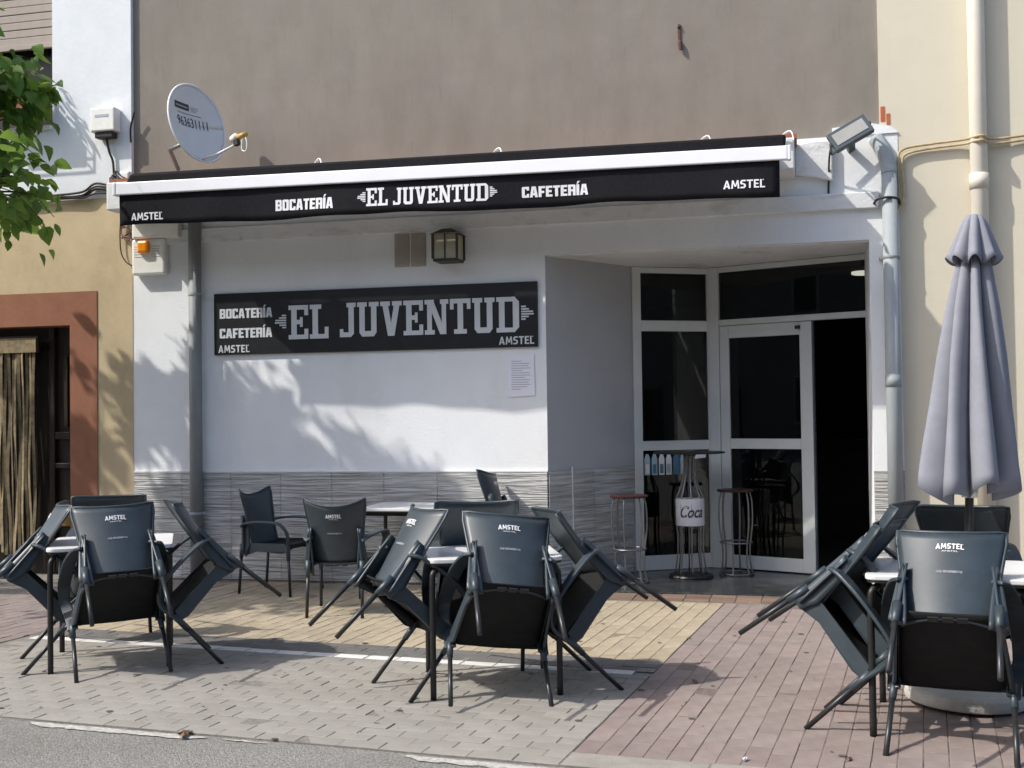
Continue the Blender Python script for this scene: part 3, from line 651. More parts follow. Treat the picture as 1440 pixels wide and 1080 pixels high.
# ------------------------------------------------------------------ things on the walls
pn = empty('paper_notice', (-2.503, -.004, 1.631), 'white paper notice taped to the wall under the name board', 'notice')
MB().plate([(.02, 0), (.25, .012), (.246, .355), (.0, .36)], -.004, 0).build('sheet', PAPER, pn)
for k in range(13):
    w = (.09, .16, .15, .17, .10, .16, .165, .12, .16, .15, .165, .14, .08)[k]
    MB().box(.045, .045 + w, -.0055, -.0042, .305 - .02 * k, .311 - .02 * k).build('print_line', PRINT, pn)
al = empty('alarm_siren', (-6.06, -.002, 2.80), 'white alarm box with orange beacon at the left end of the cafe front', 'alarm box')
MB().box(0, .34, -.085, 0, .02, .355).build('housing', PLASTW, al, bevel=.02)
MB().box(.075, .195, -.135, -.084, .215, .335).build('beacon', AMBER, al, bevel=.024)
for k in range(5):
    for x0 in (.03, .215): MB().box(x0, x0 + .075, -.0875, -.0845, .185 + .024 * k, .190 + .024 * k).build('slot', PRINT, al)
cb = empty('cable_box', (-6.07, -.002, 3.165), 'long white cable box under the left end of the awning', 'cable box')
MB().box(.03, .50, -.11, 0, -.01, .125).build('housing', PLASTW, cb, bevel=.008); MB().box(.045, .485, -.114, -.1095, .005, .11).build('lid', PLASTW, cb, bevel=.004)
jb = empty('junction_box', (-6.19, -.014, 3.50), 'small white junction box beside the awning end', 'junction box')
MB().box(0, .10, -.06, 0, 0, .30).build('housing', PLASTW, jb, bevel=.01); MB().box(.012, .088, -.064, -.0595, .02, .28).build('lid', PLASTW, jb, bevel=.004)
mt = empty('meter_box', (-6.455, -.014, 4.12), 'small white meter box on the pale wall above the awning', 'meter box')
MB().plate([(0, .05), (.02, .06), (.25, .06), (.25, .28), (.0, .28)], -.12, 0).build('housing', PLASTW, mt, bevel=.012)
MB().box(.03, .22, -.10, -.01, .0, .055).build('cable_entry', CABLE, mt, bevel=.01)
MB().box(.05, .19, -.1225, -.1195, .19, .215).build('printed_mark', PRINT, mt)
def cable(name, pts, r, m, label=None, parent=None, n=6):
    o = MB().tube(smooth_path(pts, n), r, 7).build(name, m, parent, smooth=True)
    if label: tag(o, label, 'cable')
    return o
cable('meter_cable', [(-6.33, -.06, 4.12), (-6.31, -.05, 4.0), (-6.28, -.035, 3.9), (-6.27, -.03, 3.72), (-6.25, -.04, 3.78)], .011, CABLE, 'dark cable hanging from the meter box to the awning end')
cable('wall_cable', [(-6.10, -.02, 4.08), (-6.10, -.025, 4.2), (-6.08, -.03, 4.28), (-6.05, -.04, 4.36)], .009, CABLE, 'loose dark cable end sticking up at the edge of the pale wall')
cbn = empty('cable_bundle', (-7.5, -.02, 3.60), 'bundle of dark cables running along the top of the ochre wall', 'cables')
for k, (dz, r) in enumerate(((0, .014), (.025, .011), (-.022, .009), (.012, .008))):
    pts = [(-1.6, -.02, .0 + dz)] + [(-1.2 + .3 * i, -.02 - .008 * k, .012 * sin(i * 1.7 + k * 2) + dz) for i in range(8)] + [(1.05, -.02, .06 + dz * 2), (1.32, -.02, .01 + dz)]
    cable('strand', pts, r, CABLE, parent=cbn)
wt = empty('wire_tangle', (-6.16, -.02, 3.2), 'tangle of thin red brown wires left of the alarm box', 'cables')
for k in range(6):
    a = random.uniform(0, 6); pts = [(.02 + .01 * k, -.04, .30)]
    for i in range(5): pts.append((.03 + .07 * sin(a + i * 1.3), -.03 - .02 * cos(a + i), .22 - .06 * i + .03 * sin(a * i)))
    pts.append((.10 + .01 * k, -.05, .0))
    cable('wire', pts, .006, CABLER if k % 2 else CABLE, parent=wt)
cable('wire', [(-.02, -.02, .30), (-.05, -.015, .05), (-.04, -.015, -.15), (.02, -.02, -.25), (.10, -.02, -.29)], .006, CABLE, parent=wt)
wb_ = empty('wire_stub', (-6.05, -.30, 3.66), 'small dark twist of wire on top of the awning end', 'wire')
for k in range(4): cable('wire', [(.02 * k - .15, .1, .0), (.02 * k - .13, .06, .05 + .02 * k), (-.06 + .02 * k, .04, .03 + .02 * (k % 2)), (.0 + .03 * k, .02, .012)], .007, CABLE, parent=wb_)
dpipe = empty('downpipe', (-5.42, -.075, 0), 'dark grey downpipe left of the name board', 'downpipe')
MB().tube([(0, 0, .0), (0, 0, 3.36)], .058, 18).build('pipe', PIPEG, dpipe, smooth=True)
for z in (.62, 2.62): MB().lathe([(.063, z - .012), (.064, z), (.063, z + .012)], 18).box(.05, .09, -.006, .006, z - .01, z + .01).box(-.02, .02, .05, .075, z - .01, z + .01).build('clip', PIPEL, dpipe)
rpipe = empty('downpipe', (.678, -.085, 0), 'pale grey downpipe on the white pillar right of the doorway', 'downpipe')
MB().tube([(0, 0, .0), (0, 0, 3.42)], .060, 18).build('pipe', PIPEL, rpipe, smooth=True)
MB().tube(smooth_path([(0, 0, 3.36), (-.01, .01, 3.46), (-.05, .05, 3.58), (-.09, .09, 3.66)], 5), .062, 18).build('elbow', PIPEL, rpipe, smooth=True)
MB().tube([(0, 0, 1.66), (0, 0, 1.76)], .063, 18).build('socket', PIPEL, rpipe, smooth=True)
MB().lathe([(.064, 2.68), (.066, 2.69), (.064, 2.70)], 18).box(-.085, .07, .03, .085, 2.68, 2.70).build('clip', PIPEG, rpipe)
cpipe = empty('downpipe', (1.352, -.07, 0), 'cream downpipe on the cream wall behind the parasol', 'downpipe')
MB().tube([(0, 0, 0), (0, 0, 9.0)], .066, 18).build('pipe', PIPEC, cpipe, smooth=True)
MB().tube([(0, 0, 3.2), (0, 0, 3.32)], .074, 18).build('socket', PIPEC, cpipe, smooth=True)
tc = empty('wall_cables', (.7, -.02, 3.5), 'pair of cream cables running along the cream wall past the downpipe', 'cables')
for k in range(2):
    o_ = .035 * k
    cable('strand', [(.0 + o_ * 1.2 - .06, -.03, -.45), (.03 + o_, -.03, -.40), (.055 + o_, -.015, -.30), (.05 + o_, -.012, -.05), (.09 + o_, -.012, .055 - o_), (.3, -.012, .085 - o_), (.55, -.03, .10 - o_), (.66, -.15, .10 - o_), (.78, -.03, .09 - o_), (1.2, -.012, .12 - o_), (2.0, -.012, .15 - o_)], .011, CABLEC, parent=tc)
tie = cable('pipe_tie', [(.56, -.03, 3.13), (.58, -.12, 3.15), (.66, -.155, 3.16), (.74, -.11, 3.15), (.755, -.03, 3.12)], .010, CABLE, 'dark cable looped around the pale downpipe on the pillar')
cable('floodlight_cable', [(.24, -.20, 3.62), (.22, -.12, 3.5), (.215, -.03, 3.36), (.21, -.012, 3.24)], .008, CABLE, 'thin dark cable dropping from the floodlight')
cable('recess_cable', [(-1.985, .25, .05), (-1.985, .25, .6), (-1.988, .247, 1.02)], .006, PLASTW, 'thin pale cable running up the doorway side wall')
# floodlight
fl = empty('floodlight', (.38, -.26, 3.66), 'small dark grey floodlight at the right end of the awning', 'floodlight', rot=(radians(-18), radians(-29), radians(6)))
MB().box(-.165, .165, -.025, .03, -.085, .085).build('housing', DGREY, fl, bevel=.008)
MB().box(-.135, .135, -.030, -.024, -.050, .055).build('glass', LGREY, fl, bevel=.003)
for k in range(7): MB().box(-.12 + .04 * k, -.112 + .04 * k, .03, .05, -.07, .07).build('cooling_fin', DGREY, fl)
MB().box(-.18, -.168, -.01, .16, -.012, .012).box(.168, .18, -.01, .16, -.012, .012).box(-.18, .18, .15, .162, -.012, .012).box(-.03, .03, .16, .28, -.02, .02).build('bracket', DGREY, fl, bevel=.003)
# vent pair and lantern
vg = empty('vent_grilles', (-3.508, -.002, 2.795), 'pair of beige vent grilles beside the wall lantern', 'vent')
for k in range(2):
    f = MB().box(.152 * k, .152 * k + .14, -.008, 0, 0, .295).build('frame', BEIGE, vg, bevel=.003)
    for j in range(12): MB().box(.152 * k + .012, .152 * k + .128, -.016, -.0085, .018 + .022 * j, .030 + .022 * j).build('louvre', BEIGE, f)
ln = empty('wall_lantern', (-2.965, -.16, 2.80), 'square dark metal wall lantern with cream glass', 'lantern')
W = .108
MB().box(-W, W, -W, W, 0, .022).build('base', LANTF, ln, bevel=.004)
for sx_ in (-1, 1):
    for sy_ in (-1, 1): MB().box(sx_ * W - .009, sx_ * W + .009, sy_ * W - .009, sy_ * W + .009, .0225, .232).build('post', LANTF, ln)
MB().box(-.005, .005, -W - .004, -W + .004, .0225, .232).build('glazing_bar', LANTF, ln)
for x0, x1, y0, y1 in ((-W + .01, W - .01, -W + .005, -W + .009), (-W + .01, W - .01, W - .009, W - .005), (-W + .005, -W + .009, -W + .01, W - .01), (W - .009, W - .005, -W + .01, W - .01)):
    MB().box(x0, x1, y0, y1, .024, .231).build('pane', LANTG, ln)
MB().add([(-W - .02, -W - .02, .232), (W + .02, -W - .02, .232), (W + .02, W + .02, .232), (-W - .02, W + .02, .232), (-.045, -.045, .285), (.045, -.045, .285), (.045, .045, .285), (-.045, .045, .285)],
         [(0, 3, 2, 1), (4, 5, 6, 7), (0, 1, 5, 4), (1, 2, 6, 5), (2, 3, 7, 6), (3, 0, 4, 7)]).build('roof', LANTF, ln)
MB().box(-.02, .02, .10, .16, .16, .20).box(-.05, .05, .15, .160, .05, .25).build('bracket', LANTF, ln)
# satellite dish
dn = Vector((.93, -.30, .20)).normalized(); dxx = Vector((0, 0, 1)).cross(dn).normalized(); dyy = dn.cross(dxx)
DM = Matrix((( dxx.x, dn.x * -1, dyy.x, 0), (dxx.y, dn.y * -1, dyy.y, 0), (dxx.z, dn.z * -1, dyy.z, 0), (0, 0, 0, 1)))
sd = empty('satellite_dish', (-5.20, -.45, 4.085), 'round pale grey satellite dish with printed phone number above the awning', 'satellite dish')
sd.rotation_euler = DM.to_euler()
def dish(u, v):
    r = u; a = 2 * pi * v; return (.325 * r * cos(a), -.055 * r * r + .028, .355 * r * sin(a))
MB().grid(dish, 8, 40).build('reflector', DISHM, sd, smooth=True, solid=.006)
MB().tube([(.328 * cos(2 * pi * k / 48), -.028, .358 * sin(2 * pi * k / 48)) for k in range(49)], .011, 8, cap=False).build('rim', DISHR, sd, smooth=True)
MB().grid(lambda u, v: (-.22 + .185 * u, 0, .12 + .058 * v), 6, 2).build('logo_block', INK, sd)
MB().grid(lambda u, v: (-.205 + .155 * u, 0, .140 + .014 * v), 6, 1).build('logo_line', INKL, sd)
MB().grid(lambda u, v: (-.02 + .09 * u, 0, .155 + .006 * v), 4, 1).grid(lambda u, v: (-.02 + .09 * u, 0, .138 + .006 * v), 4, 1).grid(lambda u, v: (-.01 + .06 * u, 0, .122 + .006 * v), 4, 1).build('printed_line', INKL, sd)
MB().grid(lambda u, v: (-.19 + .29 * u, 0, .084 + .010 * v), 8, 1).build('printed_line', INKL, sd)
lettering('lettering', '963631111', -.20, -.014, -.03, .36, .088, sd, INK, .006)
for o_ in list(sd.children):
    if o_.name.split('.')[0] in ('logo_block', 'logo_line', 'printed_line', 'lettering'):
        e_ = .0015 if 'logo_line' in o_.name else 0
        drape(o_, lambda x, y, z: (x, .028 - .055 * ((x / .325) ** 2 + (z / .355) ** 2) - .006 - e_, z))
MB().tube([(0, .0, -.33), (.0, -.20, -.345), (.0, -.44, -.335)], .011, 10).build('feed_arm', DISHR, sd, smooth=True)
MB().tube([(0, -.40, -.285), (0, -.46, -.27)], [.034, .034], 14).build('receiver', PLASTW, sd, smooth=True)
MB().tube([(0, -.46, -.28), (0.005, -.56, -.285)], .024, 12).build('receiver_cap', GOLD, sd, smooth=True)
MB().box(-.02, .02, -.47, -.42, -.35, -.295).build('receiver_clamp', CABLE, sd, bevel=.006)
MB().tube(smooth_path([(0, -.52, -.30), (.0, -.49, -.40), (.0, -.535, -.425), (.0, -.56, -.36), (0, -.55, -.30)], 5), .006, 7).build('receiver_cable', PLASTW, sd, smooth=True)
iM = DM.inverted()
wall_pt = iM @ (Vector((-5.62, -.005, 3.80)) - Vector((-5.20, -.45, 4.085)))
back_pt = Vector((0, .07, -.12))
elb = iM @ (Vector((-5.50, -.36, 3.90)) - Vector((-5.20, -.45, 4.085)))
MB().tube([wall_pt, elb, back_pt], .019, 10).build('wall_arm', CHROME, sd, smooth=True)
MB().box(-.05, .05, .042, .09, -.2, -.05).build('dish_clamp', CABLE, sd, bevel=.008)
# planter at the left window
pl = empty('window_planter', (-7.05, -.03, 4.36), 'terracotta planter in an iron bracket at the upper left window', 'planter')
MB().box(-.55, .06, -.24, -.06, .02, .22).build('pot', TERRAPOT, pl, bevel=.012)
MB().tube([(.10, -.02, .30), (.10, -.26, .28), (.10, -.26, .02), (.10, -.02, -.03), (.10, -.02, .30)], .010, 8).tube([(-.6, -.26, .15), (.10, -.26, .15), (.10, 0, .17)], .009, 8).tube([(-.6, -.26, .02), (.10, -.26, .02), (.16, -.02, -.06)], .009, 8).tube([(.10, -.26, .28), (.2, -.02, .22)], .008, 8).build('bracket', IRON, pl, smooth=True)

# ------------------------------------------------------------------ foliage
def leaf_shape(nm, m, L_=1.0, W_=.36, droop=.16, fold=.10):
    pr = [(0, .0), (.12, .55), (.35, 1.0), (.62, .82), (.85, .36), (1.0, 0)]
    vs = []; fs = []
    for t, w in pr: vs += [(-W_ * w, t * L_, -droop * t * t + fold * w * W_ * 2), (0, t * L_, -droop * t * t), (W_ * w, t * L_, -droop * t * t + fold * w * W_ * 2)]
    for i in range(len(pr) - 1):
        a = i * 3; fs += [(a, a + 1, a + 4, a + 3), (a + 1, a + 2, a + 5, a + 4)]
    b = MB(); b.add(vs, fs); return b.mesh(nm, m, True)
LV = [leaf_shape('leaf', LEAF, 1, .34 + .05 * k, .1 + .12 * k, .05 + .1 * k) for k in range(3)]
def leaf_matrix(p, size, out):
    yaw_ = math.atan2(out[1], out[0]) - pi / 2 + random.gauss(0, .7); pit = random.uniform(-1.25, .1); rl_ = random.gauss(0, .6)
    return Matrix.Translation(p) @ Matrix.Rotation(yaw_, 4, 'Z') @ Matrix.Rotation(pit, 4, 'X') @ Matrix.Rotation(rl_, 4, 'Y') @ Matrix.Scale(size, 4)
tree = empty('mulberry_tree', (-9.2, -2.2, 0), 'leafy street tree whose branches hang into the upper left corner', 'tree')
TO = Vector((-9.2, -2.2, 0))
MB().tube(smooth_path([(0, 0, -.05), (.03, 0, .8), (-.04, .03, 1.7), (.02, .04, 2.5)], 5), [.17 - .004 * i for i in range(16)], 12).build('trunk', BARK, tree, smooth=True)
rt = random.Random(21)
def seen(p):
    dx, dy, dz = p.x, p.y + 10, p.z - 1.5; c, s = cos(radians(13.8)), sin(radians(13.8))
    dep = -s * dx + c * dy; lat = c * dx + s * dy
    return 720 + 1680 * lat / dep, 579 - 1680 * dz / dep
tips = []
limbs = MB()
ends = [(-7.3, -1.1, 4.0), (-6.75, -1.15, 4.35), (-6.95, -1.35, 3.9), (-7.9, -.95, 3.8), (-7.5, -1.7, 4.5), (-6.9, -2.2, 4.6), (-8.4, -1.2, 4.3), (-8.1, -2.6, 4.7), (-7.4, -2.9, 4.4), (-9.6, -1.2, 4.6), (-10.2, -2.6, 4.8), (-9.0, -3.4, 4.7), (-8.0, -1.6, 4.9), (-7.0, -1.6, 4.8), (-6.42, -1.3, 4.15), (-6.62, -.95, 3.75), (-6.45, -1.35, 3.55), (-6.30, -1.6, 4.45), (-6.55, -1.1, 3.45), (-6.30, -1.7, 4.2), (-6.62, -1.05, 3.6), (-6.35, -1.5, 4.0), (-6.25, -1.75, 4.5), (-6.8, -2.8, 3.7), (-6.3, -2.6, 3.5), (-6.38, -1.45, 3.45), (-6.52, -1.2, 3.4), (-6.28, -1.9, 4.85), (-6.45, -1.25, 4.05), (-6.30, -1.75, 4.75), (-6.15, -1.85, 4.7), (-6.12, -2.0, 4.5), (-6.2, -1.6, 4.3), (-7.6, -2.9, 3.9), (-6.2, -2.35, 3.9), (-7.0, -3.2, 3.8), (-7.9, -3.4, 4.1)]
for e in ends:
    e = Vector(e); s = TO + Vector((0, 0, 2.4)); mid = s.lerp(e, .5) + Vector((rt.gauss(0, .15), rt.gauss(0, .15), .45))
    pth = smooth_path([s - TO, mid - TO, e - TO], 6); n_ = len(pth)
    limbs.tube(pth, [.024 * (1 - i / n_) + .006 for i in range(n_)], 7)
    for k in range(9):                         # drooping shoots
        st_ = Vector(pth[-1 - rt.randrange(0, 7)]) + TO
        out = Vector((rt.gauss(.25, .5), rt.gauss(.1, .5), rt.uniform(-.35, .5)))
        en = st_ + out.normalized() * rt.uniform(.3, .75); en.z -= rt.uniform(0, .35)
        if seen(en)[0] > 84 or en.z + 2 * en.y > 2.3 or (en.x + 1.65 * -en.y > -5.2 and en.z + 2 * en.y > 1.9): continue
        if rt.random() < .5: tips.append((st_, en, out)); continue
        limbs.tube([st_ - TO, st_.lerp(en, .5) + Vector((0, 0, .08)) - TO, en - TO], [.006, .004, .003], 5)
        tips.append((st_, en, out))
limbs.build('branches', BARK, tree, smooth=True)
cand = []
random.seed(99)
rsh = random.Random(4); shafts = [(rsh.uniform(-6.4, -3.3), rsh.uniform(.0, 2.3), rsh.uniform(.02, .07), rsh.uniform(.05, .17)) for _ in range(52)]
for st_, en, out in tips:
    for k in range(27):
        t = random.uniform(.15, 1.05); p = st_.lerp(en, t) + Vector((random.gauss(0, .06), random.gauss(0, .06), random.gauss(0, .05)))
        x_, y_ = seen(p)
        if x_ > 96 and y_ > -20: continue
        if x_ > 60 and y_ > 350 or (y_ > 372 and x_ > -30): continue
        if x_ > 45 and y_ < 40: continue
        q_ = -p.y; wz = p.z - 2 * q_; wx = p.x + 1.65 * q_          # where the leaf's shadow meets the cafe wall
        if wz > (2.2 if wx < -5.4 else 2.2 - .55 * (wx + 5.4)) + random.gauss(0, .12) or (wz > .1 and wx > -2.9): continue
        if any(((wx - ex - .35 * (wz - ez)) / (ea + .10)) ** 2 + ((wz - ez) / (eb + .10)) ** 2 < 1 for ex, ez, ea, eb in shafts): continue   # gaps that let the sun through
        if x_ < -25 and wz > -.2 and random.random() < .2: continue
        cand.append((p, leaf_matrix(p - TO, random.uniform(.10, .175), out), 0 if (-20 < x_ < 110 and -30 < y_ < 420) else 1))
vis = [c for c in cand if c[2] == 0][:290]; rest = MB()
vset = set(id(c) for c in vis)
for c in cand:
    me = random.choice(LV)
    if id(c) in vset:
        o = bpy.data.objects.new('leaf', me); COL.objects.link(o); o.parent = tree; o.matrix_local = c[1]
    else: rest.add([c[1] @ v.co for v in me.vertices], [tuple(p.vertices) for p in me.polygons])
rest.build('crown', LEAF, tree, smooth=True, kind='stuff')
fo = MB(); lg = leaf_shape('small_leaf', LEAFG, 1, .22, .1, .05)
for k in range(150):
    c = Vector((random.uniform(-.5, .12), random.uniform(-.26, -.06), random.uniform(.2, .52))); M = leaf_matrix(c, random.uniform(.05, .10), (random.gauss(0, 1), -1, 0))
    fo.add([M @ v.co for v in lg.vertices], [tuple(p.vertices) for p in lg.polygons])
fo.build('foliage', LEAFG, pl, smooth=True, kind='stuff')

# ------------------------------------------------------------------ terrace furniture
def make_chair():
    c = empty('terrace_chair', (0, 0, 0))
    # backrest: wraps forward at the sides, horned top corners (origin between the front feet, +y is forward)
    def back(u, v):
        s_ = 2 * u - 1; w = .186 + .006 * (1 - v) + .062 * v ** 1.8
        zt = .822 + .070 * abs(s_) ** 2.2; z = .385 + (zt - .385) * v
        rc = .014 * max(0, abs(s_) - .8) / .2 * max(0, v - .86) / .14
        y = -.475 - .028 * v - .05 * v * v + .05 * s_ * s_ + .03 * (1 - v) ** 3
        return (s_ * (w - rc), y, z - rc * .7)
    bk = MB().grid(back, 16, 12).build('backrest', CHAIR, c, smooth=True, solid=.009)
    # rolled edge around the back
    edge = [back(0, v / 8) for v in range(9)] + [back(u / 12, 1) for u in range(1, 13)] + [back(1, 1 - v / 8) for v in range(1, 9)]
    MB().tube(edge, .0085, 6).build('backrest_rim', CHAIR, c, smooth=True)
    def seat(u, v):
        s_ = 2 * u - 1; w = .208 + .038 * v; y = -.475 + .46 * v
        z = .390 + .035 * v - .014 * (1 - s_ * s_) * sin(min(1, v * 1.1) * pi) + (.004 if v < .9 else -.03 * ((v - .9) / .1) ** 2) + .012 * abs(s_) ** 4
        return (s_ * w, y, z)
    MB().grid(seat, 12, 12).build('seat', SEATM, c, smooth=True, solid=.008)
    sk = MB()
    per = [(-.205, -.47), (-.222, -.25), (-.238, -.03), (-.20, -.012), (0, -.006), (.20, -.012), (.238, -.03), (.222, -.25), (.205, -.47)]
    n_ = len(per)
    vs = [(x, y, .425 + .075 * (y + .01)) for x, y in per] + [(x * .965, y, .380 + .05 * y + (.012 if 2 < i < 6 else 0)) for i, (x, y) in enumerate(per)]
    sk.add(vs, [(i, i + 1, n_ + i + 1, n_ + i) for i in range(n_ - 1)])
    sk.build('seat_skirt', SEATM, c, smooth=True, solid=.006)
    for s_ in (-1, 1):
        arm = [(s_ * .192, -.497, .575), (s_ * .225, -.45, .595), (s_ * .258, -.33, .612), (s_ * .275, -.19, .612), (s_ * .280, -.09, .598), (s_ * .276, -.035, .55), (s_ * .264, -.020, .50), (s_ * .252, -.024, .42), (s_ * .250, -.028, .35)]
        MB().strip(smooth_path(arm, 4), [.062 + .014 * sin(min(1, i / 20) * pi) for i in range(33)], .018, Vector((1, .35 * s_, 0))).build('armrest', CHAIR, c, smooth=False, bevel=.006)
        # side wing: from the back edge down to the rear leg and forward under the arm
        def wing(u, v, s_=s_):
            z = .33 + .33 * v; wy = .05 + .05 * (1 - v) ** .5 * min(1, (z - .30) * 9) * (1 if z > .40 else .8)
            y = -.512 + wy * u + .012 * (1 - v); x = .208 - .030 * v + .022 * u * (1 - .4 * v)
            return (s_ * x, y, z)
        MB().grid(wing, 4, 8).build('side_wing', CHAIR, c, smooth=True, solid=.012)
        def bwing(u, v, s_=s_):
            z = .655 - .30 * v; xi = .165 + .030 * (1 - v) ** 1.5; xo = .204 + .038 * v ** .8
            x = xi + (xo - xi) * u; return (s_ * x, -.500 + .018 * u + .014 * v - .012 * (1 - v) + .012 * sin(u * pi), z - .05 * (1 - u) * v)
        MB().grid(bwing, 4, 8).build('back_wing', CHAIR, c, smooth=True, solid=.012)
        MB().add([(s_ * .205, -.46, .43), (s_ * .246, -.05, .435), (s_ * .252, -.03, .37), (s_ * .240, -.08, .352), (s_ * .220, -.34, .362), (s_ * .208, -.45, .325)], [(0, 1, 2, 3, 4, 5)]).build('side_rail', CHAIR, c, solid=.012)
        MB().tube([(s_ * .249, -.028, .42), (s_ * .253, -.018, .30)], [.020, .0165], 10).build('leg_socket', CHAIR, c, smooth=True)
        MB().tube([(s_ * .252, -.02, .33), (s_ * .262, .002, .0)], .0125, 10).build('leg', LEGM, c, smooth=True)
        MB().tube([(s_ * .205, -.496, .42), (s_ * .207, -.506, .30)], [.022, .0165], 10).build('leg_socket', CHAIR, c, smooth=True)
        MB().tube([(s_ * .206, -.503, .33), (s_ * .211, -.527, .0)], .0125, 10).build('leg', LEGM, c, smooth=True)
    for x in (-.06, 0, .06): MB().box(x - .022, x + .022, -.468, -.440, .374, .379).build('drain_slot', LEGM, c)
    def onback(x, y, z):
        v_ = (z - .385) / (.822 - .385); w = .186 + .006 * (1 - v_) + .062 * v_ ** 1.8; q = x / w
        return (x, -.475 - .028 * v_ - .05 * v_ * v_ + .05 * q * q + .03 * (1 - v_) ** 3 - .0058 + y, z)
    drape(glyphs('lettering', 'AMSTEL', SAN, -.06, 0, .735, .12, .027, c, LETW, .10), onback)
    drape(lettering('small_print', 'AMSTEL', -.035, 0, .722, .07, .007, c, LETW, .0), onback)
    mk = MB()
    for x0, x1 in ((-.055, -.03), (-.026, .0), (.0, .03), (.03, .055)): mk.box(x0, x1, -.0006, .0006, .614, .626)
    drape(mk.build('maker_mark', PRINTD, c), onback)
    return c
proto = make_chair(); first = True
def chair(x, y, yaw, phi, rho, zo, label, group):
    global first
    o = proto if first else copy_tree(proto)
    first = False
    o.location = (x, y, zo); o.rotation_euler = (radians(-phi), radians(rho), radians(yaw)); tag(o, label, 'chair', group); return o
G1, G2, G3, G4 = 'chairs tipped against the left table', 'chairs tipped against the middle table', 'chairs tipped against the parasol table', 'chairs standing by the cafe wall'
chair(-1.515, -4.136, 25, 52, 6.5, .012, 'dark grey armchair tipped onto the middle table, printed back facing the street', G2)
chair(-2.202, -3.878, -48, 44, 0, 0, 'dark grey armchair tipped onto the left side of the middle table', G2)
chair(-1.114, -3.356, 119.3, 50, 0, 0, 'dark grey armchair tipped onto the right side of the middle table, leg pointing at doorway', G2)
chair(-1.875, -3.30, 198, 40, 0, 0, 'dark grey armchair behind the middle table, only its back top showing', G2)
chair(-3.844, -3.81, 40, 46, -1.5, 0.004, 'dark grey armchair tipped onto the left table, printed back facing the street', G1)
chair(-3.616, -3.143, 126.3, 46, 0, 0, 'dark grey armchair tipped onto the right side of the left table', G1)
chair(-4.643, -3.652, -53.2, 46, 0, 0, 'dark grey armchair tipped onto the left side of the left table, cut by picture edge', G1)
chair(-4.70, -2.60, 211, 46, 0, 0, 'dark grey armchair behind the left table, mostly hidden by the front chair', G1)
chair(.564, -4.629, -9.4, 54, 0, 0, 'dark grey armchair tipped onto the parasol table, printed back facing the street', G3)
chair(.05, -3.95, -108, 50.5, 0, 0, 'outer of two nested grey armchairs tipped onto the left of the parasol table', G3)
chair(.135, -3.85, -106, 50, 0, .075, 'inner of two nested grey armchairs tipped onto the left of the parasol table', G3)
chair(.86, -2.93, 168, 48, 0, 0, 'dark grey armchair behind the parasol mast, its seat side facing the street', G3)
chair(1.38, -4.30, 95, 48, 0, 0, 'dark grey armchair tipped onto the parasol table at the right picture edge', G3)
chair(-4.13, -.57, -97, 0, 0, 0, 'dark armchair standing against the tiled dado near the grey downpipe', G4)
chair(-3.46, -1.20, 6, 0, 0, 0, 'dark armchair standing upright, back to the street, before the white wall table', G4)
chair(-2.62, -.42, 88, 30, 6, 0, 'dark armchair leaning at the wall table, only a horn of its back visible', G4)

def make_table():
    t = empty('terrace_table', (0, 0, 0)); h = .36; r_ = .05; pts = []
    for cx, cy, a0 in ((h - r_, -h + r_, -90), (h - r_, h - r_, 0), (-h + r_, h - r_, 90), (-h + r_, -h + r_, 180)):
        for k in range(6): a = radians(a0 + 18 * k); pts.append((cx + r_ * cos(a), cy + r_ * sin(a)))
    MB().prism(pts, .712, .735).build('table_top', TABT, t, bevel=.005)
    MB().prism([(x * .985, y * .985) for x, y in pts], .700, .7118).build('edge_band', TABM, t)
    MB().box(-.30, .30, -.312, -.285, .672, .6995).box(-.30, .30, .285, .312, .672, .6995).box(-.312, -.285, -.284, .284, .672, .6995).box(.285, .312, -.284, .284, .672, .6995).build('apron', TABM, t)
    for sx_ in (-1, 1):
        for sy_ in (-1, 1):
            MB().tube(smooth_path([(sx_ * .335, sy_ * .335, 0), (sx_ * .335, sy_ * .335, .3), (sx_ * .335, sy_ * .335, .60), (sx_ * .325, sy_ * .325, .665), (sx_ * .28, sy_ * .28, .692)], 4), .0165, 12).build('leg', TABM, t, smooth=True)
    return t
tb = make_table(); tb.location = (-1.722, -3.56, 0); tb.rotation_euler.z = radians(20); tag(tb, 'square white topped table in the middle, chairs tipped on all sides', 'table', 'terrace tables')
t2 = copy_tree(tb); t2.location = (-4.21, -3.34, 0); t2.rotation_euler.z = radians(29); tag(t2, 'square white topped table at left, in front of the brown doorway', 'table', 'terrace tables')
t3 = copy_tree(tb); t3.location = (.645, -3.985, 0); t3.rotation_euler.z = radians(-7); tag(t3, 'square white topped table at right beside the parasol', 'table', 'terrace tables')
t4 = copy_tree(tb); t4.location = (-3.22, -.48, 0); t4.rotation_euler.z = radians(2); tag(t4, 'white topped table standing against the tiled dado', 'table', 'terrace tables')

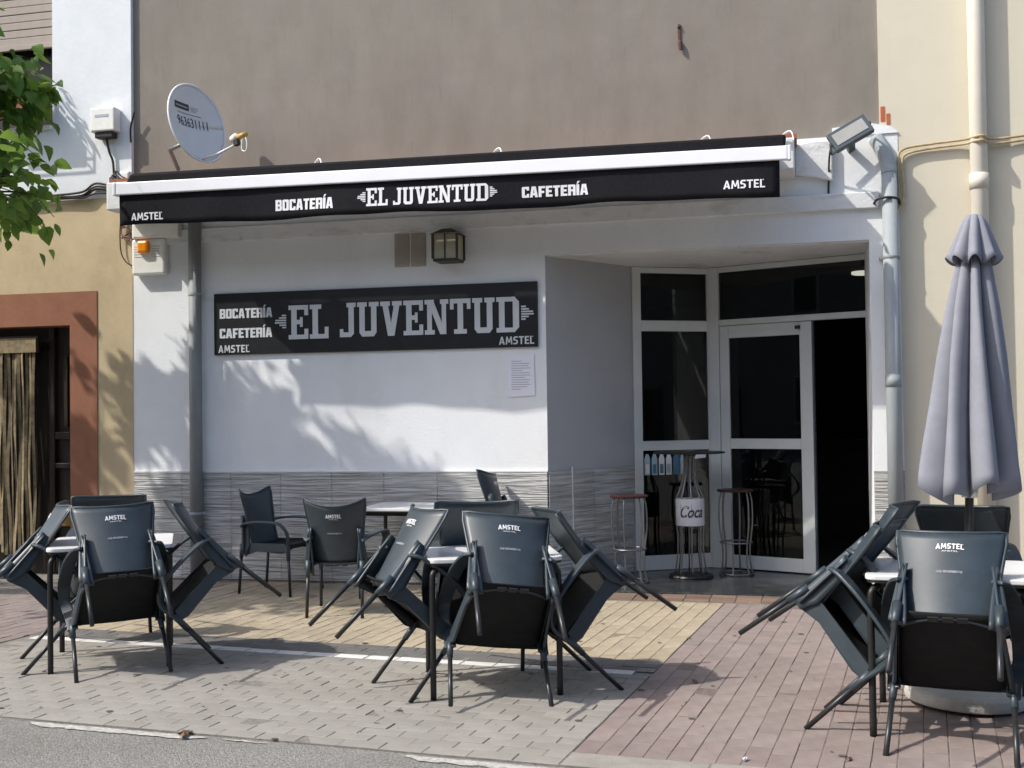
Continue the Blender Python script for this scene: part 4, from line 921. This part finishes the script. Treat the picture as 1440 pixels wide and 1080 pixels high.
# parasol
um = empty('parasol', (.755, -3.57, 0), 'closed lavender grey parasol on a round concrete base', 'parasol', rot=(0, radians(2.2), 0))
NP = 8
def fold(base_r, amp, ph, n=112):
    return [(base_r * (1 + amp * (2 * abs(cos((a * NP + ph) / 2)) ** .7 - 1.2) + .05 * sin(3 * a + ph) + .03 * sin(7 * a))) for a in [2 * pi * k / n for k in range(n)]]
def canopy(levels, ph, zoff):
    n = 112; b = MB(); vs = []
    for j, (z, r_, amp) in enumerate(levels):
        tw = .25 * (levels[0][0] - z); rr = fold(r_, amp, ph)
        for k in range(n):
            a = 2 * pi * k / n + tw + .03 * sin(5 * z + k * .3)
            zz = z + (zoff(k, n) if j == len(levels) - 1 else (zoff(k, n) * .5 if j == len(levels) - 2 else 0))
            vs.append((rr[k] * cos(a), rr[k] * sin(a), zz))
    m = len(levels)
    b.add(vs, [(i * n + k, (i + 1) * n + k, (i + 1) * n + (k + 1) % n, i * n + (k + 1) % n) for i in range(m - 1) for k in range(n)]); return b
lv = [(2.40, .028, .1), (2.32, .048, .2), (2.2, .072, .3), (2.0, .098, .4), (1.75, .125, .44), (1.5, .150, .44), (1.3, .176, .42), (1.15, .194, .40), (1.08, .198, .40)]
canopy(lv, .4, lambda k, n: .06 * abs(cos(pi * k / n * NP + .2)) - .045 + .03 * sin(2 * pi * k / n * 3) + .02 * sin(2 * pi * k / n + 2)).build('canopy', UMB, um, smooth=True, solid=.004)
canopy([(2.47, .0, .0), (2.468, .036, .05), (2.44, .052, .12), (2.36, .078, .2), (2.27, .104, .24), (2.235, .114, .26)], 1.1, lambda k, n: .02 * cos(2 * pi * k / n * 8 + 1)).build('vent_cap', UMB, um, smooth=True, solid=.004)
MB().tube([(0, 0, .06), (0, 0, 2.46)], .021, 14).build('mast', TABM, um, smooth=True)
MB().lathe([(.038, 1.04), (.042, 1.07), (.038, 1.12)], 16).build('runner', PLASTW, um, smooth=True)
for k in range(8):
    a = 2 * pi * k / 8 + .3; MB().tube([(.04 * cos(a), .04 * sin(a), 1.10), (.11 * cos(a), .11 * sin(a), 1.35), (.05 * cos(a), .05 * sin(a), 2.3)], .006, 6).build('rib', CHROME, um, smooth=True)
MB().lathe([(.0, .012), (.265, .012), (.295, .022), (.30, .045), (.298, .075), (.28, .088), (.10, .098), (.0, .098)], 40).build('base', CONC, um, smooth=False, bevel=.004)
MB().lathe([(.034, .099), (.036, .12), (.034, .22)], 16).build('mast_socket', TABM, um, smooth=True)

# ------------------------------------------------------------------ high table and stools in the doorway
ht = empty('high_table', (-1.02, .74, .018), 'bottle shaped wire high table with a white lettered drum in the doorway', 'table')
MB().lathe([(.29, 1.094), (.318, 1.098), (.320, 1.104), (.314, 1.110), (.0, 1.110)], 40).build('table_top', TABM, ht)
for k in range(8):
    a = 2 * pi * k / 8 + .2
    pr = [(.045, 1.085), (.045, .98), (.055, .88), (.09, .76), (.118, .69), (.118, .46), (.112, .36), (.115, .2), (.14, .03)]
    MB().tube(smooth_path([(r_ * cos(a), r_ * sin(a), z) for r_, z in pr], 4), .0075, 7).build('wire_leg', CHROME, ht, smooth=True)
MB().lathe([(.122, .455), (.127, .46), (.127, .69), (.122, .695)], 36).build('drum', CAN, ht, smooth=False)
MB().lathe([(.19, .0), (.20, .006), (.19, .02), (.0, .022)], 32).build('foot_plate', TABM, ht)
tm = text_mesh('Coca', .22, .105, .02, shear=.4)
tm.v = [(.1285 * sin((x - .095) / .1285 + .12), -.1285 * cos((x - .095) / .1285 + .12), z + .53) for x, y, z in tm.v]
tm.build('lettering', INK, ht)
def stool(x, y, z, label):
    s_ = empty('bar_stool', (x, y, .018), label, 'stool', 'bar stools in the doorway')
    MB().lathe([(.155, z - .022), (.165, z - .016), (.166, z - .006), (.155, z), (.0, z + .002)], 32).build('seat', REDTOP, s_)
    for k in range(6):
        a = 2 * pi * k / 6 + .35
        pr = [(.13, z - .022), (.15, z - .12), (.152, z - .3), (.135, .32), (.125, .22), (.13, .1), (.15, .0)]
        MB().tube(smooth_path([(r_ * cos(a), r_ * sin(a), zz) for r_, zz in pr], 4), .008, 7).build('wire_leg', CHROME, s_, smooth=True)
    for zz, r_ in ((.29, .142), (.012, .152)): MB().tube([(r_ * cos(2 * pi * k / 32), r_ * sin(2 * pi * k / 32), zz) for k in range(33)], .008, 7, cap=False).build('foot_ring', CHROME, s_, smooth=True)
    return s_
stool(-1.50, .29, .755, 'red topped wire bar stool against the tiled side of the doorway')
stool(-.63, .93, .765, 'red topped wire bar stool standing before the glass door')

# ------------------------------------------------------------------ litter
def dry(x, y, s_, label, m=LEAFD):
    b = MB(); pts = [(s_ * (1 + .35 * sin(3 * a) + .2 * sin(5 * a + 1)) * cos(a), .55 * s_ * (1 + .3 * cos(2 * a)) * sin(a), .008 + .006 * sin(4 * a)) for a in [2 * pi * k / 12 for k in range(12)]]
    b.add(pts + [(0, 0, .016)], [(i, (i + 1) % 12, 12) for i in range(12)]); o = b.build('fallen_leaf', m); o.location = (x, y, .001); o.rotation_euler.z = x * 7; tag(o, label, 'leaf', 'litter on the paving')
dry(-2.88, -4.86, .055, 'brown withered leaf on the grey paving near the road edge')
dry(.15, -3.95 - .75, .022, 'small dark leaf on the red paving near the kerb')
dry(-.62, -3.35, .026, 'small dark leaf beside the end of the white paver row')
dry(-.28, -4.78, .020, 'scrap of white paper on the red paving by the kerb', PAPER)
sp_ = MB(); rs = random.Random(5)
for k in range(150):
    x, y = rs.uniform(-4.5, 2), rs.uniform(-4.8, -1); s_ = rs.uniform(.003, .010); a = rs.uniform(0, 6)
    sp_.add([(x + s_ * cos(a), y + s_ * sin(a), .004), (x + s_ * cos(a + 2), y + s_ * sin(a + 2), .004), (x + s_ * cos(a + 4), y + s_ * sin(a + 4), .004), (x, y, .007)], [(0, 1, 3), (1, 2, 3), (2, 0, 3)])
for k in range(45):
    x, y = rs.uniform(-4.6, 2), rs.uniform(-4.9, -1.2); s_ = rs.uniform(.008, .02)
    sp_.add([(x + s_ * cos(a) * 1.2, y + s_ * sin(a), .0035) for a in [2 * pi * j / 8 for j in range(8)]], [tuple(range(8))])
sg_ = sp_.build('paving_grit', GUM, kind='stuff'); sg_['label'] = 'specks of dry leaf and grit scattered over the paving'; sg_['category'] = 'grit'
